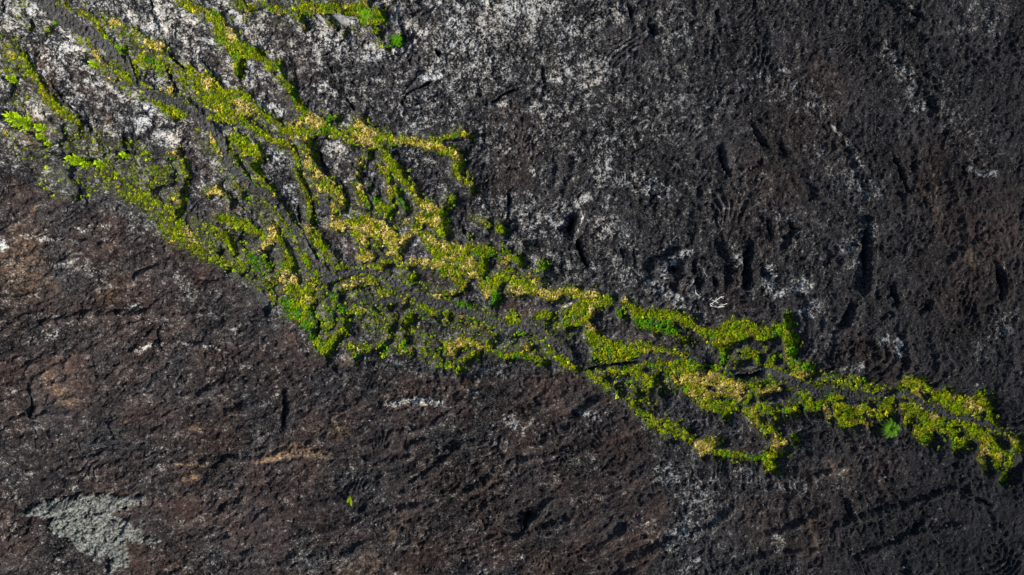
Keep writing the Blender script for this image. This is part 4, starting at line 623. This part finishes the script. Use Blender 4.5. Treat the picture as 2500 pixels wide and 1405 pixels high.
ORD = ['leftmost', 'second', 'third', 'fourth', 'fifth', 'sixth', 'seventh', 'eighth', 'ninth', 'tenth', 'eleventh', 'twelfth', 'thirteenth', 'fourteenth', 'fifteenth', 'sixteenth', 'seventeenth', 'eighteenth', 'nineteenth', 'twentieth']
sets = {}
for x, y in chosen:
    gg = float(field(GOLD, np.array([x]), np.array([y]))[0]); ee = float(field(EMER, np.array([x]), np.array([y]))[0])
    kind = 'dry golden' if gg > .6 else ('deep green' if ee > .45 else 'yellow green')
    uu, vv = x/S + 1250, 702.5 - y/S; j = int(np.argmin(np.hypot(ra[:, 0] - uu, ra[:, 1] - vv))); sets.setdefault((kind, j), []).append((x, y))
for (kind, j), pts in sets.items():
    pts.sort()
    for i, (x, y) in enumerate(pts):
        s = random.uniform(.34, .62); o = link('leafy_bush', random.choice(BM[kind]), None, (x, y, float(ground_z(x, y)) - .02), (0, 0, random.uniform(0, 6.28)), (s, s, s*random.uniform(.75, 1.1)))
        lab = 'only %s bush in the %s' % (kind, REG[j][1]) if len(pts) == 1 else ('leftmost %s bush in the %s' % (kind, REG[j][1]) if i == 0 else '%s %s bush from left, %s' % (ORD[min(i, 19)], kind, REG[j][1]))
        tag(o, lab, 'bush', '%s bushes of the %s' % (kind, REG[j][1]))
LONE = [(1222,556,.55,'yellow green','yellow green bush alone on dark lava east of the golden cross'), (1229,566,.45,'yellow green','smaller bush just below the lone bush east of the golden cross'), (1328,648,.6,'deep green','bright green bush on dark lava above the golden band'), (1004,677,.5,'yellow green','round bush left of the dark lens shaped lava island'), (998,782,.62,'yellow green','round bush on the bare middle ground above the brown flow'), (1255,788,.6,'yellow green','bright bush in the crook of the middle channel'), (799,288,.5,'deep green','left of two green bushes above the domed lava'), (819,289,.4,'deep green','right of two green bushes above the domed lava'),
        (519,354,.45,'yellow green','bright bush on the left bank of the main channel bend'), (1617,959,.3,'deep green','tiny green bush below the yellow strip near the fissure'), (1930,775,.45,'yellow green','bush on the lava just above the green arch'), (866,872,.4,'deep green','green bush at the tip right of the green corner'), (945,107,.3,'deep green','small bush below the green fern by the upper thicket'), (1100,488,.5,'yellow green','bush topping the golden cross beside the dark lava'), (120,48,.35,'yellow green','small bush on pale rock left of the upper channel'), (106,68,.35,'yellow green','small bush below another on pale rock in the upper left'), (60,58,.32,'yellow green','small bush near the upper left corner')]
for u, v, s, kind, lab in LONE:
    x, y = P(u, v); tag(link('leafy_bush', random.choice(BM[kind]), None, (x, y, float(ground_z(x, y)) - .02), (0, 0, random.uniform(0, 6.28)), (s, s, s)), lab, 'bush', 'lone bushes on bare ground')

# ------------------------------------------------------------------ saplings, tree ferns, dead wood
def tube(pts, rad, nseg=6):
    v, f = [], []; pts = [Vector(p) for p in pts]
    for i, p in enumerate(pts):
        t = (pts[min(i + 1, len(pts) - 1)] - pts[max(i - 1, 0)]).normalized(); a = t.orthogonal().normalized(); b = t.cross(a)
        for j in range(nseg): q = 2*math.pi*j/nseg; v.append(tuple(p + (a*math.cos(q) + b*math.sin(q))*rad[i]))
    for i in range(len(pts) - 1):
        for j in range(nseg): k = (j + 1) % nseg; a = i*nseg; f += [(a + j, a + k, a + nseg + k), (a + j, a + nseg + k, a + nseg + j)]
    c = len(v); v.append(tuple(pts[-1])); b = (len(pts) - 1)*nseg
    for j in range(nseg): f.append((b + j, b + (j + 1) % nseg, c))
    return v, f
def join(parts):
    V_, F_ = [], []
    for v, f in parts: b = len(V_); V_ += v; F_ += [tuple(i + b for i in t) for t in f]
    return np.array(V_), np.array(F_).ravel()
def make_tree(u, v, h, wid, label, seed, nl=30, col=(.42,.60,.010), bend=0.0):
    r = random.Random(seed); x, y = P(u, v); z = float(ground_z(x, y)) - .05
    t = bpy.data.objects.new('young_tree', None); COL.objects.link(t); t.location = (x, y, z); tag(t, label, 'tree', 'young trees on the left')
    tp = [(bend*h*(i/6)**2 + r.uniform(-.02, .02)*h*(i > 0), r.uniform(-.02, .02)*h*(i > 0), h*i/6) for i in range(7)]
    co, ix = join([tube(tp, [.028*h*(1 - i/7) + .006 for i in range(7)])]); link('trunk', mesh_np('trunk', co, ix, 3, M_BARK, True), t)
    limbs, lv, lf, lc = [], [], [], []
    for k in range(nl):
        fz = .10 + .88*(k + r.random()*.6)/nl; a = k*2.4 + r.uniform(-.4, .4); i = min(int(fz*6), 5); w0 = fz*6 - i; b0 = Vector(tp[i]).lerp(Vector(tp[i + 1]), w0)
        L = wid*(1.08 - .76*fz)*r.uniform(.55, 1.25); up = r.uniform(.55, 1.1)
        e = b0 + Vector((math.cos(a)*L, math.sin(a)*L, L*up)); md = b0.lerp(e, .5) - Vector((0, 0, .05*L))
        limbs.append(tube([b0, md, e], [.010*h*.6 + .004, .006, .003], 4))
        nlf = max(9, int(30*L/wid))
        for q in range(nlf):
            tt = (q + r.random())/nlf; c = b0.lerp(md, tt*2) if tt < .5 else md.lerp(e, tt*2 - 1)
            da = a + r.uniform(-1.3, 1.3)*(1 - .5*tt); ll = (.20 + .13*r.random())*(1.1 - .45*tt)*min(1.3, .55 + wid*.5); dv = Vector((math.cos(da)*.8, math.sin(da)*.8, r.uniform(.25, 1.0))).normalized()
            sd_ = dv.cross(Vector((0, 0, 1))).normalized(); sd_ = (sd_ + Vector((0, 0, r.uniform(-.4, .4)))).normalized()*ll*.30; b = len(lv)
            lv += [tuple(c), tuple(c + dv*ll*.55 + sd_), tuple(c + dv*ll*1.25), tuple(c + dv*ll*.55 - sd_)]; lf += [(b, b + 1, b + 2), (b, b + 2, b + 3)]
            s = r.uniform(.7, 1.25); lc += [(min(col[0]*s, 1), min(col[1]*s, 1), col[2]*s, 1)]*4
    co, ix = join(limbs); link('branches', mesh_np('branches', co, ix, 3, M_BARK, True), t)
    link('crown', mesh_np('crown', np.array(lv), np.array(lf).ravel(), 3, M_LEAF, False, {'tint': np.array(lc)}), t)
    return t
make_tree(68,303,4.1,1.15,'largest lime green tree on bare ground at the left edge',1,46,bend=-.03)
make_tree(100,313,2.0,.5,'small lime tree just right of the largest tree',2,22)
make_tree(99,334,1.7,.42,'slim lime sapling below the largest tree casting a long shadow',3,20)
make_tree(194,394,3.5,.75,'tall feathery lime tree with the longest shadow in the dotted field',4,40)
make_tree(204,401,1.6,.45,'low lime sapling at the foot of the tall feathery tree',5,18)
make_tree(246,402,1.9,.5,'lime sapling right of the tall feathery tree',6,22)
make_tree(308,381,1.55,.45,'lone lime sapling in the middle of the dotted field',7,18)
make_tree(231,158,1.6,.48,'lime sapling beside the upper left channel',8,20)
make_tree(36,197,1.8,.5,'lime sapling near the upper left edge',9,22)
make_tree(112,350,.9,.35,'knee high lime sapling between two taller saplings',10,14)

def tree_fern(u, v, h, rad, nfr, label, col, seed):
    r = random.Random(seed); x, y = P(u, v); z = float(ground_z(x, y)) - .05
    t = bpy.data.objects.new('tree_fern', None); COL.objects.link(t); t.location = (x, y, z); tag(t, label, 'fern', 'large ferns standing above the growth')
    co, ix = join([tube([(0, 0, 0), (.02, 0, h*.5), (0, .02, h)], [.07, .06, .05])]); link('trunk', mesh_np('trunk', co, ix, 3, M_BARK, True), t)
    for k in range(nfr):
        a = 2*math.pi*(k + r.uniform(-.25, .25))/nfr; L = rad*r.uniform(.8, 1.15); lv, lf, lc = [], [], []; rise = r.uniform(.25, .5)
        sp = [Vector((math.cos(a)*L*s, math.sin(a)*L*s, h + L*(rise*math.sin(s*2.6)) - L*.25*s*s)) for s in np.linspace(0, 1, 9)]; nrm_ = Vector((-math.sin(a), math.cos(a), 0)); rad_ = Vector((math.cos(a), math.sin(a), 0))
        for i in range(1, 9):
            wl2 = L*.26*math.sin(.35 + 2.6*i/9)
            for sg in (-1, 1):
                b = len(lv); p = sp[i]; q = p + (nrm_*sg + rad_*.55)*wl2 - Vector((0, 0, wl2*.15)); hw = rad_*L*.045
                lv += [tuple(p - hw), tuple(p + hw), tuple(q)]; lf += [(b, b + 1, b + 2)]; s = r.uniform(.75, 1.2); lc += [(col[0]*s, min(col[1]*s, 1), col[2]*s, 1)]*3
        for i in range(8):
            b = len(lv); wv = nrm_*L*.018; lv += [tuple(sp[i] - wv), tuple(sp[i] + wv), tuple(sp[i + 1] + wv), tuple(sp[i + 1] - wv)]; lf += [(b, b + 1, b + 2), (b, b + 2, b + 3)]; lc += [(col[0], col[1], col[2], 1)]*4
        link('frond', mesh_np('frond', np.array(lv), np.array(lf).ravel(), 3, M_LEAF, False, {'tint': np.array(lc)}), t)
tree_fern(891,40,1.5,.75,12,'bright green fern with a dark shadow beside the pale slab',(.17,.36,.008),21)
tree_fern(966,95,.7,.75,11,'bright green fern alone where the upper thicket ends',(.10,.33,.006),22)
tree_fern(2158,1042,1.5,1.05,14,'spreading green fern on the lower rim of the right block',(.11,.26,.010),23)

t = bpy.data.objects.new('dead_shrub', None); COL.objects.link(t); bx0, by0 = P(1745, 742); bz0 = float(ground_z(bx0, by0)); t.location = (bx0, by0, bz0); tag(t, 'bleached white leafless branches lying on dark lava', 'dead shrub')
def dp(u, v, up): x, y = P(u, v); return (x - bx0, y - by0, max(float(ground_z(x, y)) - bz0, -.25) + up)
for ch in ([(1732,743,.1,.055),(1737,739,.3,.05),(1742,734.5,.45,.045),(1748,730,.6,.035),(1754,725,.7,.022)], [(1742,734.5,.45,.032),(1735,733,.5,.028),(1729,732,.5,.022),(1733,727,.6,.014)], [(1742,734.5,.45,.028),(1744,727,.65,.016)], [(1754,725,.7,.02),(1761,729,.7,.013)], [(1750,728,.65,.02),(1757,724,.7,.016),(1763,724,.75,.01)],
           [(1733,746,.1,.045),(1741,748.5,.25,.04),(1749,750,.4,.036),(1758,745,.5,.03),(1769,741,.6,.018)], [(1749,750,.4,.028),(1764,748.5,.45,.014)], [(1735,741,.2,.034),(1740,744,.25,.028),(1745,747.5,.3,.02)], [(1742,736,.4,.024),(1749,739,.4,.013)], [(1749,750,.4,.02),(1750,753,.3,.012)], [(1758,745,.5,.02),(1757,741,.6,.012)], [(1744,748,.3,.02),(1752,744,.5,.014),(1758,742,.55,.01)]):
    co, ix = join([tube([dp(a, b, c) for a, b, c, d in ch], [d*1.5 for a, b, c, d in ch], 6)]); link('branch', mesh_np('branch', co, ix, 3, M_DEAD, True), t)
t = bpy.data.objects.new('dead_branch', None); COL.objects.link(t); bx0, by0 = P(1697, 710); bz0 = float(ground_z(bx0, by0)); t.location = (bx0, by0, bz0); tag(t, 'two thin bleached sticks beside the pit wall left of the dead shrub', 'dead branch')
for ch in ([(1696,701,.25,.03),(1696.5,710,.3,.028),(1698,719,.2,.02)], [(1698,716,.25,.02),(1705,722,.2,.012)]):
    co, ix = join([tube([dp(a, b, c) for a, b, c, d in ch], [d*1.4 for a, b, c, d in ch], 5)]); link('stick', mesh_np('stick', co, ix, 3, M_DEAD, True), t)

# two bladed seedling on the bare brown flow
t = bpy.data.objects.new('seedling', None); COL.objects.link(t); x0, y0 = P(859, 1204); z0 = float(ground_z(x0, y0)); t.location = (x0, y0, z0); tag(t, 'small lime seedling with two drooping blades alone on brown lava', 'plant')
co, ix = join([tube([(0, 0, -.1), (.02, -.05, .25), (.03, -.12, .5)], [.035, .03, .02], 5)]); link('stem', mesh_np('stem', co, ix, 3, M_BARK, True), t)
for tip, mid in (((-.34, -.9, .35), (-.10, -.45, .72)), ((.10, -1.3, .30), (.16, -.65, .75)), ((-.02, -.55, .45), (0, -.3, .7))):
    a, b, c = Vector((.03, -.1, .48)), Vector(mid), Vector(tip); pts = [a.lerp(b, k/3) for k in range(3)] + [b.lerp(c, k/3) for k in range(4)]; lv, lf = [], []
    for i, p in enumerate(pts): wv = Vector((1, -.1, .2)).normalized()*(.02 + .14*math.sin(math.pi*(i + .35)/7.4)); lv += [tuple(p - wv), tuple(p + wv)]
    for i in range(6): b_ = 2*i; lf += [(b_, b_ + 1, b_ + 3), (b_, b_ + 3, b_ + 2)]
    link('leaf_blade', mesh_np('leaf_blade', np.array(lv), np.array(lf).ravel(), 3, M_LEAF, True, {'tint': np.array([(.30,.42,.008,1)]*len(lv))}), t)

# pale tilted slab at the top
def slab(name, outline, thick, label, lean):
    x0, y0 = P(*np.mean(outline, 0)); z0 = float(ground_z(x0, y0)); r = random.Random(5); n = len(outline); v, f = [], []
    for lev, (sc_, zz) in enumerate(((1.04, -.45), (1.0, thick*.7), (.86, thick), (.5, thick*1.18))):
        for u, vv in outline:
            x, y = P(u, vv); dx, dy = (x - x0)*sc_, (y - y0)*sc_; v.append((dx + r.uniform(-.02, .02), dy + r.uniform(-.02, .02), zz + (lean[0]*dx + lean[1]*dy if lev else 0) + r.uniform(-.03, .03)*(lev > 0)))
    for lev in range(3):
        for i in range(n): k = (i + 1) % n; a = lev*n; f += [(a + i, a + k, a + n + k), (a + i, a + n + k, a + n + i)]
    v.append((0, 0, thick*1.25)); c = len(v) - 1
    for i in range(n): f.append((3*n + i, 3*n + (i + 1) % n, c))
    f = [t_[::-1] for t_ in f]
    tag(link(name, mesh_np(name, np.array(v), np.array(f).ravel(), 3, M_SLAB, True), None, (x0, y0, z0)), label, 'rock')
slab('lava_slab', [(809,36),(814,33),(822,32),(832,34),(842,40),(852,47),(860,55),(857,61),(846,62),(836,60),(828,54),(820,46)], .3, 'smooth pale grey slab with a pointed end at the top of the growth', (.04, -.04))
slab('lava_slab', [(766,33),(773,32),(781,36),(787,43),(791,52),(788,56),(781,50),(773,42)], .22, 'thin pale grey slab left of the larger pointed slab', (.05, -.03))
